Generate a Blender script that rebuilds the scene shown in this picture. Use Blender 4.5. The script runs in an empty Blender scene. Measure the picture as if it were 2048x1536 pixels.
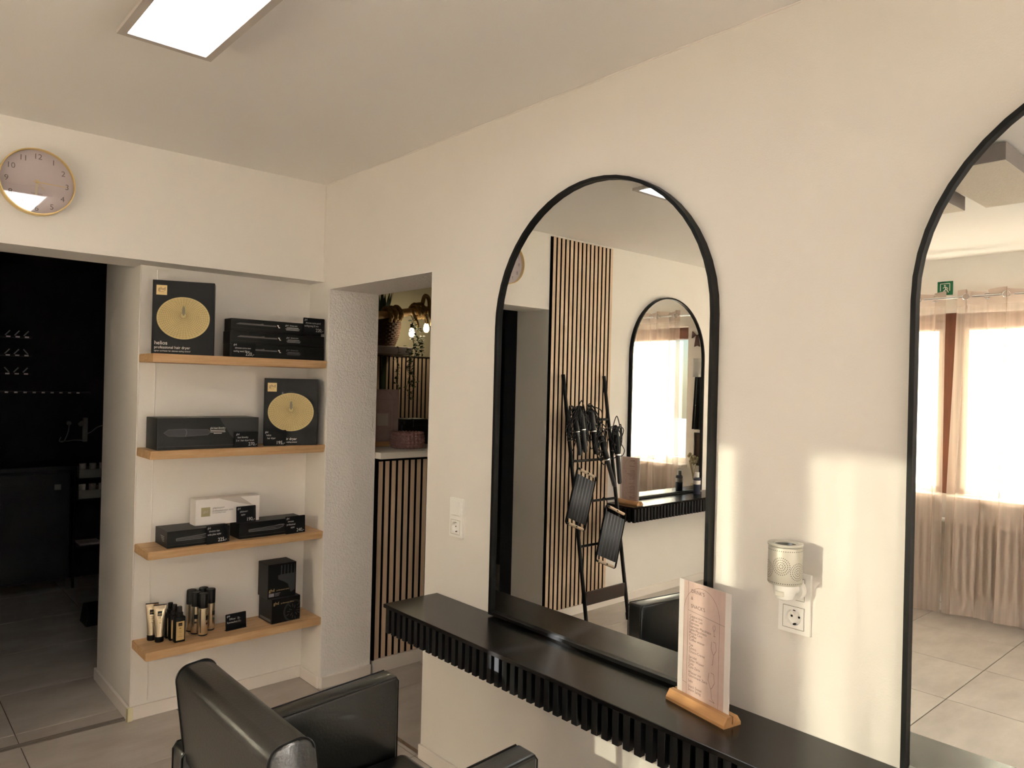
import bpy, bmesh, math, random
from mathutils import Vector, Matrix, Euler
random.seed(7)
PI = math.pi
SC = bpy.context.scene
COL = SC.collection

# ------------------------------------------------------------------ camera
def look_matrix(yaw, pitch, roll):
    y, p, r = math.radians(yaw), math.radians(pitch), math.radians(roll)
    f = Vector((math.sin(y) * math.cos(p), math.cos(y) * math.cos(p), math.sin(p)))
    rt = Vector((math.cos(y), -math.sin(y), 0)); up = rt.cross(f)
    r2 = math.cos(r) * rt + math.sin(r) * up
    u2 = -math.sin(r) * rt + math.cos(r) * up
    return Matrix((r2, u2, -f)).transposed()
cam_d = bpy.data.cameras.new('camera'); cam = bpy.data.objects.new('camera', cam_d); COL.objects.link(cam)
cam.matrix_world = Matrix.Translation((-1.7547, -3.3911, 1.5185)) @ look_matrix(41.8082, 0.1423, 1.3903).to_4x4()
cam_d.sensor_width = 36; cam_d.lens = 1478.13 / 2048 * 36; cam_d.clip_start = 0.02; cam_d.clip_end = 200
SC.camera = cam

# ------------------------------------------------------------------ sky, sun, exposure
SUN_DIR = Vector((1, -0.211, -0.150)).normalized()
w = bpy.data.worlds.new('world'); SC.world = w; w.use_nodes = True
wn = w.node_tree; wn.nodes.clear()
wo = wn.nodes.new('ShaderNodeOutputWorld'); bg = wn.nodes.new('ShaderNodeBackground'); sky = wn.nodes.new('ShaderNodeTexSky')
sky.sky_type = 'NISHITA'; sky.sun_disc = False; sky.sun_elevation = math.radians(48)
sky.sun_rotation = math.atan2(-SUN_DIR.x, -SUN_DIR.y); sky.air_density = 1.0; sky.dust_density = 0.6; sky.ozone_density = 1.0
bg.inputs['Strength'].default_value = 0.10
wn.links.new(sky.outputs[0], bg.inputs[0]); wn.links.new(bg.outputs[0], wo.inputs[0])
sun_d = bpy.data.lights.new('sun', 'SUN'); sun_d.energy = 68.0; sun_d.angle = math.radians(0.6); sun_d.color = (1.0, 0.985, 0.985)
sun = bpy.data.objects.new('sun', sun_d); COL.objects.link(sun); sun.location = (-8, 2, 3)
sun.rotation_euler = SUN_DIR.to_track_quat('-Z', 'Y').to_euler()
PANEL_STRENGTH = 4.0
SC.view_settings.view_transform = 'Standard'; SC.view_settings.look = 'None'
SC.view_settings.exposure = 0.7; SC.view_settings.gamma = 1.0; SC.view_settings.use_curve_mapping = False
SC.cycles.max_bounces = 14; SC.cycles.diffuse_bounces = 6; SC.cycles.glossy_bounces = 8
SC.cycles.transparent_max_bounces = 24; SC.cycles.transmission_bounces = 8
SC.cycles.caustics_reflective = False; SC.cycles.caustics_refractive = False
SC.cycles.sample_clamp_indirect = 20.0

# ------------------------------------------------------------------ materials
def srgb(r, g, b):
    f = lambda c: (c / 255) / 12.92 if c / 255 <= 0.04045 else ((c / 255 + 0.055) / 1.055) ** 2.4
    return (f(r), f(g), f(b), 1)
MATS = {}
def mat(name, col, rough=0.5, metal=0.0, var=0.0, vscale=6.0, bump=0.0, bscale=60.0, bdist=0.004, stretch=None, spec=None, coat=0.0, emit=None, estr=0.0, col2=None, objrand=0.0):
    if name in MATS: return MATS[name]
    m = bpy.data.materials.new(name); m.use_nodes = True; nt = m.node_tree; b = nt.nodes['Principled BSDF']
    b.inputs['Base Color'].default_value = col; b.inputs['Roughness'].default_value = rough; b.inputs['Metallic'].default_value = metal
    if spec is not None: b.inputs['Specular IOR Level'].default_value = spec
    if coat: b.inputs['Coat Weight'].default_value = coat
    if emit: b.inputs['Emission Color'].default_value = emit; b.inputs['Emission Strength'].default_value = estr
    if var or bump:
        tc = nt.nodes.new('ShaderNodeTexCoord'); mp = nt.nodes.new('ShaderNodeMapping')
        nt.links.new(tc.outputs['Object'], mp.inputs['Vector'])
        if stretch: mp.inputs['Scale'].default_value = stretch
        if objrand:
            oi = nt.nodes.new('ShaderNodeObjectInfo'); vm = nt.nodes.new('ShaderNodeVectorMath'); vm.operation = 'SCALE'
            cx = nt.nodes.new('ShaderNodeCombineXYZ')
            for k in range(3): nt.links.new(oi.outputs['Random'], cx.inputs[k])
            vm.inputs['Scale'].default_value = objrand
            nt.links.new(cx.outputs[0], vm.inputs[0]); nt.links.new(vm.outputs[0], mp.inputs['Location'])
    if var:
        n = nt.nodes.new('ShaderNodeTexNoise'); n.inputs['Scale'].default_value = vscale; n.inputs['Detail'].default_value = 6; n.inputs['Roughness'].default_value = 0.6
        nt.links.new(mp.outputs[0], n.inputs['Vector'])
        cr = nt.nodes.new('ShaderNodeValToRGB'); cr.color_ramp.elements[0].position = 0.3; cr.color_ramp.elements[1].position = 0.7
        c2 = col2 if col2 else tuple(c * (1 - var) for c in col[:3]) + (1,)
        cr.color_ramp.elements[0].color = c2; cr.color_ramp.elements[1].color = col
        nt.links.new(n.outputs['Fac'], cr.inputs[0]); nt.links.new(cr.outputs[0], b.inputs['Base Color'])
    if bump:
        n2 = nt.nodes.new('ShaderNodeTexNoise'); n2.inputs['Scale'].default_value = bscale; n2.inputs['Detail'].default_value = 4
        nt.links.new(mp.outputs[0], n2.inputs['Vector'])
        bp = nt.nodes.new('ShaderNodeBump'); bp.inputs['Strength'].default_value = min(1, bump); bp.inputs['Distance'].default_value = bdist
        nt.links.new(n2.outputs['Fac'], bp.inputs['Height']); nt.links.new(bp.outputs[0], b.inputs['Normal'])
    MATS[name] = m
    return m
def cloth(name, col, transp, transl, col2=None, weave=0.0, tint=(1, 1, 1, 1)):
    m = bpy.data.materials.new(name); m.use_nodes = True; nt = m.node_tree; nt.nodes.clear()
    o = nt.nodes.new('ShaderNodeOutputMaterial'); tp = nt.nodes.new('ShaderNodeBsdfTransparent'); d = nt.nodes.new('ShaderNodeBsdfDiffuse'); t = nt.nodes.new('ShaderNodeBsdfTranslucent')
    m1 = nt.nodes.new('ShaderNodeMixShader'); m2 = nt.nodes.new('ShaderNodeMixShader')
    d.inputs[0].default_value = col; t.inputs[0].default_value = col2 or col
    tp.inputs[0].default_value = tint
    m1.inputs[0].default_value = transl; nt.links.new(d.outputs[0], m1.inputs[1]); nt.links.new(t.outputs[0], m1.inputs[2])
    m2.inputs[0].default_value = 1 - transp; nt.links.new(tp.outputs[0], m2.inputs[1]); nt.links.new(m1.outputs[0], m2.inputs[2])
    if weave:
        tc = nt.nodes.new('ShaderNodeTexCoord'); mp = nt.nodes.new('ShaderNodeMapping'); mp.inputs['Scale'].default_value = (1, 1, .03)
        n = nt.nodes.new('ShaderNodeTexNoise'); n.inputs['Scale'].default_value = 30; mr = nt.nodes.new('ShaderNodeMapRange')
        mr.inputs['To Min'].default_value = 1 - transp - weave; mr.inputs['To Max'].default_value = 1 - transp + weave
        mr.inputs['From Min'].default_value = .3; mr.inputs['From Max'].default_value = .7
        nt.links.new(tc.outputs['Object'], mp.inputs[0]); nt.links.new(mp.outputs[0], n.inputs['Vector']); nt.links.new(n.outputs['Fac'], mr.inputs[0]); nt.links.new(mr.outputs[0], m2.inputs[0])
    nt.links.new(m2.outputs[0], o.inputs[0])
    return m
def pane_mat(name, tint=(1, 1, 1, 1), refl=0.06):
    m = bpy.data.materials.new(name); m.use_nodes = True; nt = m.node_tree; nt.nodes.clear()
    o = nt.nodes.new('ShaderNodeOutputMaterial'); tp = nt.nodes.new('ShaderNodeBsdfTransparent'); g = nt.nodes.new('ShaderNodeBsdfGlossy'); mx = nt.nodes.new('ShaderNodeMixShader')
    tp.inputs[0].default_value = tint; g.inputs['Roughness'].default_value = 0.02; mx.inputs[0].default_value = refl
    nt.links.new(tp.outputs[0], mx.inputs[1]); nt.links.new(g.outputs[0], mx.inputs[2]); nt.links.new(mx.outputs[0], o.inputs[0])
    return m
def leather_mat():
    m = mat('leather', srgb(16, 17, 16), 0.32, spec=0.8, coat=0.2, var=0.35, vscale=9, bump=0.12, bscale=160)
    return m
M = {}
M['wall'] = mat('wall_paint', srgb(237, 232, 225), 0.9, var=0.03, vscale=3, bump=0.12, bscale=220)
M['ceil'] = mat('ceiling_paint', srgb(244, 240, 236), 0.95, var=0.02, vscale=2)
M['rough'] = mat('rough_plaster', srgb(246, 241, 237), 0.95, bump=0.8, bscale=95, bdist=0.007)
M['base'] = mat('baseboard_white', srgb(236, 228, 220), 0.45)
M['grout'] = mat('grout', srgb(92, 82, 76), 0.9)
M['tile'] = mat('stone_tile', srgb(200, 193, 186), 0.42, var=0.3, vscale=3.2, col2=srgb(176, 166, 158), bump=0.06, bscale=40, stretch=(1.0, 2.2, 1), objrand=37)
M['oak'] = mat('oak_shelf', srgb(220, 184, 140), 0.55, var=0.4, vscale=7, stretch=(0.8, 6, 9), col2=srgb(196, 152, 106), bump=0.15, bscale=30)
M['slat'] = mat('oak_slat', srgb(232, 206, 180), 0.6, var=0.3, vscale=9, stretch=(7, 7, 0.5), col2=srgb(212, 182, 152), objrand=11)
M['felt'] = mat('black_felt', srgb(8, 7, 7), 0.95, spec=0.1)
M['blackboard'] = mat('matte_black_laminate', srgb(22, 20, 19), 0.22, var=0.25, vscale=14, spec=0.5)
M['blackslat'] = mat('matte_black_slat', srgb(15, 15, 17), 0.5, spec=0.3)
M['frame'] = mat('black_metal', srgb(10, 10, 11), 0.45, spec=0.25)
M['mirror'] = mat('mirror_silver', (0.83, 0.845, 0.83, 1), 0.0, metal=1.0)
M['leather'] = leather_mat()
M['chrome'] = mat('chrome', (0.75, 0.75, 0.76, 1), 0.15, metal=1.0)
M['silver'] = mat('brushed_silver', srgb(206, 202, 190), 0.45, metal=0.35)
M['gold'] = mat('gold_metal', srgb(226, 196, 132), 0.3, metal=0.6)
M['goldprint'] = mat('gold_print', srgb(214, 186, 128), 0.45, metal=0.25)
M['disc'] = mat('gold_disc', srgb(194, 174, 120), 0.35, metal=0.3, var=0.12, vscale=30)
M['box'] = mat('black_carton', srgb(8, 8, 9), 0.4, spec=0.3)
M['boxw'] = mat('white_carton', srgb(236, 230, 226), 0.5)
M['shadeprint'] = mat('grey_print', srgb(198, 188, 180), 0.6)
M['dkprint'] = mat('dark_print', srgb(44, 44, 46), 0.4)
M['greyprint'] = mat('mid_grey_print', srgb(92, 90, 88), 0.4)
M['whiteprint'] = mat('white_print', srgb(232, 228, 220), 0.6)
M['chalk'] = mat('chalk', srgb(205, 205, 202), 0.9)
M['ink'] = mat('brown_ink', srgb(96, 76, 72), 0.8)
M['card'] = mat('chalk_card', srgb(13, 14, 17), 0.7, spec=0.25)
M['plastic'] = mat('white_plastic', srgb(250, 248, 243), 0.3)
M['hole'] = mat('dark_hole', srgb(22, 20, 18), 0.8)
M['clockface'] = mat('mauve_dial', srgb(216, 200, 202), 0.6, var=0.04, vscale=5)
M['clockink'] = mat('dial_ink', srgb(88, 68, 62), 0.6)
M['handwhite'] = mat('pale_gold_hand', srgb(222, 208, 178), 0.35, metal=0.3)
M['glass'] = pane_mat('clear_glass', (1, 1, 1, 1), 0.10)
M['wglass'] = pane_mat('window_glass', (0.97, 0.98, 0.97, 1), 0.04)
M['acryl'] = pane_mat('acrylic', (0.99, 0.99, 0.99, 1), 0.02)
M['paper'] = mat('white_paper', srgb(236, 228, 224), 0.55)
M['pink'] = mat('blush_print', srgb(222, 196, 186), 0.6, var=0.12, vscale=14, col2=srgb(208, 180, 172))
M['base_wood'] = mat('light_beech', srgb(206, 156, 104), 0.45, var=0.25, vscale=8, stretch=(1, 8, 8))
M['woodframe'] = mat('red_brown_wood', srgb(112, 68, 48), 0.5, var=0.3, vscale=8, stretch=(6, 6, .6))
M['sheer'] = cloth('sheer_voile', srgb(216, 194, 180), 0.50, 0.35, weave=0.10)
M['hem'] = cloth('voile_heading', srgb(214, 194, 182), 0.12, 0.4)
M['cream'] = cloth('cream_cotton', srgb(246, 238, 216), 0.036, 0.36, srgb(248, 242, 220), weave=0.02, tint=(1, 0.96, 0.72, 1))
M['rad'] = mat('radiator_enamel', srgb(226, 218, 206), 0.4)
M['exit'] = mat('exit_green', srgb(0, 104, 66), 0.5)
M['acoustic'] = mat('acoustic_wool', srgb(222, 212, 198), 0.95, var=0.1, vscale=90, bump=0.6, bscale=160)
M['acedge'] = mat('acoustic_edge', srgb(140, 132, 128), 0.9)
M['led'] = mat('led_diffuser', (0.9, 0.9, 0.9, 1), 0.5, emit=(0.95, 0.98, 1.0, 1), estr=PANEL_STRENGTH)
M['ledframe'] = mat('led_frame', srgb(196, 188, 180), 0.5)
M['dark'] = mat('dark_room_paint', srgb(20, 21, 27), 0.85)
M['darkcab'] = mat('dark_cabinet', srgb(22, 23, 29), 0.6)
M['recwall'] = mat('reception_wall', srgb(196, 188, 164), 0.9)
M['worktop'] = mat('white_worktop', srgb(240, 234, 224), 0.35)
M['wicker'] = mat('dark_wicker', srgb(86, 58, 40), 0.8, var=0.4, vscale=40)
M['lilac'] = mat('lilac_grey_shelf', srgb(150, 138, 142), 0.6)
M['rope'] = mat('jute_rope', srgb(158, 128, 84), 0.9, var=0.3, vscale=60)
M['pole'] = mat('bamboo_pole', srgb(190, 150, 96), 0.5, var=0.2, vscale=8)
M['leaf'] = mat('green_leaf', srgb(74, 92, 62), 0.6, var=0.3, vscale=20)
M['leafdk'] = mat('dark_leaf', srgb(44, 60, 42), 0.5)
M['bulb'] = mat('warm_bulb', (1, 0.9, 0.7, 1), 0.3, emit=(1.0, 0.84, 0.54, 1), estr=26.0)
M['yarn'] = mat('dusty_pink_yarn', srgb(150, 112, 106), 0.95, bump=0.6, bscale=180)
M['rubber'] = mat('black_rubber', srgb(11, 11, 12), 0.45, spec=0.35)
M['toolgrey'] = mat('dark_grey_plastic', srgb(44, 44, 46), 0.38)
M['tray'] = mat('grey_black_plastic', srgb(78, 81, 88), 0.4)
M['traywood'] = mat('pale_wood_grip', srgb(196, 176, 150), 0.5)
M['darkwood'] = mat('dark_stained_wood', srgb(52, 38, 32), 0.5, var=0.3, vscale=10, stretch=(1, 6, 6))
M['capegrey'] = mat('black_fabric', srgb(30, 28, 28), 0.85)
M['towel'] = mat('pale_grey_towel', srgb(206, 202, 196), 0.95)
M['bow'] = mat('brown_ribbon', srgb(86, 52, 40), 0.6)
M['dried'] = mat('dried_flowers', srgb(176, 164, 130), 0.9)
M['navy'] = mat('navy_label', srgb(38, 42, 62), 0.5)
M['paving'] = mat('pale_paving', srgb(66, 72, 70), 0.9)
M['hedge'] = mat('hedge_leaf', srgb(92, 116, 66), 0.9, var=0.4, vscale=9)
M['tubegold'] = mat('champagne_foil', srgb(214, 198, 170), 0.26, metal=0.8)
M['cable'] = mat('grey_cable', srgb(150, 150, 146), 0.5)

# ------------------------------------------------------------------ geometry helpers
class B:
    def __init__(s): s.bm = bmesh.new()
    def _mark(s, vs, mtx):
        if mtx is not None: bmesh.ops.transform(s.bm, matrix=mtx, verts=vs)
    def box(s, x0, x1, y0, y1, z0, z1, bev=0.0, seg=2, mtx=None):
        vs = [s.bm.verts.new((x, y, z)) for x in (x0, x1) for y in (y0, y1) for z in (z0, z1)]
        q = [(0, 1, 3, 2), (4, 6, 7, 5), (0, 4, 5, 1), (2, 3, 7, 6), (0, 2, 6, 4), (1, 5, 7, 3)]
        fs = [s.bm.faces.new([vs[i] for i in f]) for f in q]
        if bev:
            es = list({e for f in fs for e in f.edges})
            r = bmesh.ops.bevel(s.bm, geom=es, offset=bev, segments=seg, profile=0.5, affect='EDGES')
            vs = list({v for f in r['faces'] for v in f.verts} | {v for f in fs if f.is_valid for v in f.verts} | {v for v in vs if v.is_valid})
        s._mark(vs, mtx); return s
    def tube(s, pts, r, n=10, caps=True, closed=False):
        pts = [Vector(p) for p in pts]; m = len(pts); rings = []
        rr = r if isinstance(r, (list, tuple)) else [r] * m
        nrm = None
        for i, p in enumerate(pts):
            a = pts[(i - 1) % m] if (closed or i > 0) else p; b = pts[(i + 1) % m] if (closed or i < m - 1) else p
            t = (b - a).normalized() if (b - a).length > 1e-9 else Vector((0, 0, 1))
            if nrm is None:
                nrm = t.orthogonal().normalized()
            nrm = (nrm - t * nrm.dot(t))
            nrm = nrm.normalized() if nrm.length > 1e-6 else t.orthogonal().normalized()
            bi = t.cross(nrm)
            rings.append([s.bm.verts.new(p + rr[i] * (math.cos(2 * PI * k / n) * nrm + math.sin(2 * PI * k / n) * bi)) for k in range(n)])
        for i in range(m if closed else m - 1):
            A, C = rings[i], rings[(i + 1) % m]
            for k in range(n): s.bm.faces.new((A[k], A[(k + 1) % n], C[(k + 1) % n], C[k]))
        if caps and not closed:
            s.bm.faces.new(rings[0][::-1]); s.bm.faces.new(rings[-1])
        return s
    def lathe(s, prof, c=(0, 0, 0), axis='Z', n=24, mtx=None, closed=False, caps=True):
        rings = []; allv = []
        for r, h in prof:
            ring = []
            for k in range(n):
                a = 2 * PI * k / n; x, y = r * math.cos(a), r * math.sin(a)
                v = {'Z': (x, y, h), 'X': (h, x, y), 'Y': (x, h, y)}[axis]
                ring.append(s.bm.verts.new((v[0] + c[0], v[1] + c[1], v[2] + c[2])))
            rings.append(ring); allv += ring
        for A, C in zip(rings, rings[1:]):
            for k in range(n): s.bm.faces.new((A[k], A[(k + 1) % n], C[(k + 1) % n], C[k]))
        if closed:
            A, C = rings[-1], rings[0]
            for k in range(n): s.bm.faces.new((A[k], A[(k + 1) % n], C[(k + 1) % n], C[k]))
        if caps and not closed and prof[0][0] > 1e-6: s.bm.faces.new(rings[0][::-1])
        if caps and not closed and prof[-1][0] > 1e-6: s.bm.faces.new(rings[-1])
        s._mark(allv, mtx); return s
    def prism(s, poly, o, u, v, d):
        o, u, v, d = Vector(o), Vector(u), Vector(v), Vector(d)
        A = [s.bm.verts.new(o + u * x + v * y) for x, y in poly]; C = [s.bm.verts.new(o + u * x + v * y + d) for x, y in poly]
        n = len(poly); s.bm.faces.new(A[::-1]); s.bm.faces.new(C)
        for k in range(n): s.bm.faces.new((A[k], A[(k + 1) % n], C[(k + 1) % n], C[k]))
        return s
    def ring_prism(s, outer, inner, o, u, v, d):
        o, u, v, d = Vector(o), Vector(u), Vector(v), Vector(d); n = len(outer)
        L = [[s.bm.verts.new(o + u * x + v * y + dd) for x, y in P] for P in (outer, inner) for dd in (Vector((0, 0, 0)), d)]
        Oa, Ob, Ia, Ib = L
        for k in range(n):
            j = (k + 1) % n
            s.bm.faces.new((Oa[k], Oa[j], Ob[j], Ob[k])); s.bm.faces.new((Ia[j], Ia[k], Ib[k], Ib[j]))
            s.bm.faces.new((Oa[j], Oa[k], Ia[k], Ia[j])); s.bm.faces.new((Ob[k], Ob[j], Ib[j], Ib[k]))
        return s
    def poly(s, poly, o, u, v):
        o, u, v = Vector(o), Vector(u), Vector(v)
        s.bm.faces.new([s.bm.verts.new(o + u * x + v * y) for x, y in poly]); return s
    def line(s, pts, wdt, o, u, v):
        o, u, v = Vector(o), Vector(u), Vector(v)
        for (x0, y0), (x1, y1) in zip(pts, pts[1:]):
            L = math.hypot(x1 - x0, y1 - y0)
            if L < 1e-7: continue
            nx, ny = -(y1 - y0) / L * wdt / 2, (x1 - x0) / L * wdt / 2
            s.bm.faces.new([s.bm.verts.new(o + u * a + v * b) for a, b in ((x0 + nx, y0 + ny), (x0 - nx, y0 - ny), (x1 - nx, y1 - ny), (x1 + nx, y1 + ny))])
        return s
    def grid(s, fn, nu, nv, thick=None):
        g = [[s.bm.verts.new(fn(i / nu, j / nv)) for j in range(nv + 1)] for i in range(nu + 1)]
        for i in range(nu):
            for j in range(nv): s.bm.faces.new((g[i][j], g[i + 1][j], g[i + 1][j + 1], g[i][j + 1]))
        return s
    def text(s, body, size, o, u, v, align='LEFT', sx=1.0):
        V, F, W = glyphs(body)
        o, u, v = Vector(o), Vector(u), Vector(v)
        off = {'LEFT': 0, 'CENTER': -W / 2, 'RIGHT': -W}[align]
        vs = [s.bm.verts.new(o + u * ((x + off) * size * sx) + v * (y * size)) for x, y in V]
        for f in F:
            try: s.bm.faces.new([vs[i] for i in f])
            except ValueError: pass
        return s
    def build(s, name, m, parent=None, smooth=False, ang=35, local=False):
        me = bpy.data.meshes.new(name); bmesh.ops.recalc_face_normals(s.bm, faces=s.bm.faces)
        if parent is not None and not local:
            bmesh.ops.translate(s.bm, vec=-Vector(world_loc(parent)), verts=s.bm.verts)
        s.bm.to_mesh(me); s.bm.free()
        if smooth:
            for p in me.polygons: p.use_smooth = True
            try: me.set_sharp_from_angle(angle=math.radians(ang))
            except Exception: pass
        me.materials.append(m)
        o = bpy.data.objects.new(name, me); COL.objects.link(o)
        if parent is not None: o.parent = parent
        return o
def veneer(o):
    o.data.materials.append(M['slat'])
    for p in o.data.polygons:
        if abs(p.normal.y) > .9: p.material_index = 1
    return o
def world_loc(o):
    p = Vector(o.location)
    while o.parent is not None: o = o.parent; p = p + Vector(o.location)
    return p
_G = {}
def glyphs(body):
    if body in _G: return _G[body]
    c = bpy.data.curves.new('glyph_source', 'FONT'); c.body = body; c.resolution_u = 3; c.size = 1.0
    ob = bpy.data.objects.new('glyph_source', c); COL.objects.link(ob)
    dg = bpy.context.evaluated_depsgraph_get(); me = bpy.data.meshes.new_from_object(ob.evaluated_get(dg))
    V = [(q.co.x, q.co.y) for q in me.vertices]; F = [tuple(p.vertices) for p in me.polygons]
    W = max([x for x, _ in V], default=0)
    bpy.data.objects.remove(ob); bpy.data.curves.remove(c); bpy.data.meshes.remove(me)
    _G[body] = (V, F, W); return _G[body]
def thing(name, label, cat, loc=(0, 0, 0), rotz=0, group=None):
    o = bpy.data.objects.new(name, None); COL.objects.link(o); o.location = loc; o.rotation_euler = (0, 0, rotz)
    o.empty_display_size = 0.05
    return tag(o, label, cat, group)
def tag(o, label, cat, group=None, kind=None):
    o['label'] = label; o['category'] = cat
    if group: o['group'] = group
    if kind: o['kind'] = kind
    return o
def struct(o, label=None, cat=None):
    o['kind'] = 'structure'
    if label: o['label'] = label
    if cat: o['category'] = cat
    return o
def linkcopy(o, parent=None, loc=None):
    c = o.copy(); COL.objects.link(c); c.parent = parent
    if loc is not None: c.location = loc
    return c
def copy_tree(o, parent=None, loc=None, rotz=None):
    c = linkcopy(o, parent, loc)
    if rotz is not None: c.rotation_euler = (0, 0, rotz)
    for ch in list(o.children): copy_tree(ch, c)
    return c
def arch(wd, ht, n=28):
    r = wd / 2; p = [(-r, 0), (r, 0)]
    for k in range(n + 1):
        a = PI * k / n; p.append((r * math.cos(a), ht - r + r * math.sin(a)))
    return p
def rrect(x0, x1, y0, y1, r, n=5):
    p = []
    for cx, cy, a0 in ((x1 - r, y1 - r, 0), (x0 + r, y1 - r, PI / 2), (x0 + r, y0 + r, PI), (x1 - r, y0 + r, 1.5 * PI)):
        for k in range(n + 1): p.append((cx + r * math.cos(a0 + PI / 2 * k / n), cy + r * math.sin(a0 + PI / 2 * k / n)))
    return p
def circ(r, n=32, cx=0, cy=0): return [(cx + r * math.cos(2 * PI * k / n), cy + r * math.sin(2 * PI * k / n)) for k in range(n)]
def spline(pts, n=8):
    pts = [Vector(p) for p in pts]; out = []
    for i in range(len(pts) - 1):
        p0, p1, p2, p3 = pts[max(i - 1, 0)], pts[i], pts[i + 1], pts[min(i + 2, len(pts) - 1)]
        for k in range(n):
            t = k / n
            out.append(0.5 * ((2 * p1) + (p2 - p0) * t + (2 * p0 - 5 * p1 + 4 * p2 - p3) * t * t + (3 * p1 - p0 - 3 * p2 + p3) * t ** 3))
    return out + [pts[-1]]
X, Y, Z = Vector((1, 0, 0)), Vector((0, 1, 0)), Vector((0, 0, 1))

# ================================================================== SETTING
H = 2.5
XW = -4.09          # window wall
YF = -7.4           # wall behind the camera
# wall with the mirrors
b = B(); b.box(0, .2812, YF, -.9244, 0, H); b.box(0, .2812, -.9244, -.0568, 1.9775, H); b.box(0, .2812, -.0568, 3.05, 0, H)
wr = struct(b.build('wall_right', M['wall']), 'cream painted wall carrying the two arched mirrors', 'wall')
b = B(); b.box(0.001, .2815, -.0600, -.0566, .001, 1.9776); b.box(0.001, .2815, -.9244, -.0568, 1.9742, 1.9778)
b.build('door_reveal', M['rough'], wr)
# back wall: lintel, shelf niche, wall with slat panel
b = B(); b.box(-1.617, 0, 0, .2474, 2.0146, H); b.box(-.8077, 0, .1496, .74, 0, 2.0146); b.box(-.8077, 0, .2474, .74, 2.0146, H)
b.box(XW, -1.617, 0, .30, 0, H)
wb = struct(b.build('wall_back', M['wall']), 'cream back wall with the clock over a dark passage', 'wall')
b = B(); b.tube([(-.7375, .1496, .07), (-.7375, .1496, 2.0)], .0022, 6); b.build('wall_seam', M['wall'], wb)
b = B(); b.tube([(-.8077, .1496, .06), (-.8077, .1496, 2.014)], .0028, 6); b.build('corner_bead', M['base'], wb)
b = B(); b.tube([(-.002, -.002, 2.015), (-.002, -.002, 2.499)], .003, 6); b.build('caulk_bead', M['base'], wb)
# window wall
W1 = (-1.50, -.69); W2 = (-2.41, -1.60); DR = (-4.60, -3.70); W3 = (-6.50, -4.75); ZS, ZT = .83, 2.11  # DR and W3: unseen door and window, added for the room lighting
b = B(); xw0 = XW - .32
b.box(xw0, XW, YF, DR[0], 0, ZS); b.box(xw0, XW, DR[1], .30, 0, ZS); b.box(xw0, XW, YF, .30, ZT, H)
for y0, y1 in ((YF, W3[0]), (W3[1], DR[0]), (DR[1], W2[0]), (W2[1], W1[0]), (W1[1], .30)): b.box(xw0, XW, y0, y1, ZS, ZT)
b.box(xw0 - .36, xw0, -.69, .30, 0, H)  # unseen outer pier, added to keep direct sun off the window gap
wl = struct(b.build('wall_left', M['wall']), 'pale wall with two curtained windows seen in the mirrors', 'wall')
b = B(); b.box(XW - .32, .2812, YF - .2, YF, 0, H)
struct(b.build('wall_front', M['wall']), 'pale wall behind the photographer', 'wall')
b = B(); b.box(XW - .32, 2.75, YF - .2, 3.25, H, H + .12)
struct(b.build('ceiling', M['ceil']), 'plain warm white ceiling', 'ceiling')
# caulk line between ceiling and mirror wall
b = B()
pts = [(-.0015, -.02 - i * .12, H - .0015 + random.uniform(-.0012, .0004)) for i in range(30)]
b.tube(pts, [.0022 + random.uniform(-.001, .0012) for _ in pts], 6); struct(b.build('trim_1', M['base']), 'thin caulk line between ceiling and mirror wall', 'trim')
# dark room beyond the passage
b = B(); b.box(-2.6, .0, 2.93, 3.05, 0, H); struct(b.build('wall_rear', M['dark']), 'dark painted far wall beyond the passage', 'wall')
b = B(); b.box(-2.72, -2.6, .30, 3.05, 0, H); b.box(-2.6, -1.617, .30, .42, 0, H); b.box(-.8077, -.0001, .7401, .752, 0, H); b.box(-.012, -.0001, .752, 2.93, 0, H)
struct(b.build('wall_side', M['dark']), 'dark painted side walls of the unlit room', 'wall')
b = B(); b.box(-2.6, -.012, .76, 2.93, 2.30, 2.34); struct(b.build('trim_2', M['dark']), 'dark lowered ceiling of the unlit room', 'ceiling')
# reception room shell
b = B(); b.box(.2812, 2.75, 1.70, 1.82, 0, H); b.box(2.63, 2.75, -1.6, 1.70, 0, H); b.box(.2812, 2.75, -1.72, -1.6, 0, H)
struct(b.build('wall_reception', M['recwall']), 'olive lit wall of the reception seen through the doorway', 'wall')

# floor: grout bed and stone tiles
b = B(); b.box(XW - .3, 2.75, YF - .2, 3.05, -.06, -.0035)
fl = struct(b.build('floor', M['grout']), 'warm grey stone tile floor with dark joints', 'floor')
b = B(); b.box(-.298, .298, -.298, .298, -.012, 0, .0012, 1)
tile0 = None
def put_tiles(xs, ys, region):
    global tile0, b
    for x in xs:
        for y in ys:
            cx, cy = x + .3, y + .3
            if not region(cx, cy): continue
            if tile0 is None:
                tile0 = b.build('tile', M['tile'], fl, local=True); t = tile0
            else: t = linkcopy(tile0, fl)
            t.location = (cx, cy, 0); t.rotation_euler = (0, 0, 0)
xs = [-.61 + .6 * k for k in range(-6, 6)]
put_tiles(xs, [-2.1 + .6 * k for k in range(-9, 4)], lambda x, y: x < 2.7 and (x < .3 or y > -1.6) and y < .2)
put_tiles(xs, [.785 + .6 * k for k in range(0, 4)], lambda x, y: (x > -2.7) and (x < 2.7) and (x < 0 or y < 1.8))
b = B(); b.box(-.298, .298, -.2395, .2395, -.012, 0, .0012, 1); cut1 = None
for x in xs:
    if -2.7 < x + .3 < 2.7:
        if cut1 is None: cut1 = b.build('tile', M['tile'], fl, local=True); cut1.location = (x + .3, .5425, 0)
        else: linkcopy(cut1, fl, (x + .3, .5425, 0))
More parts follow.
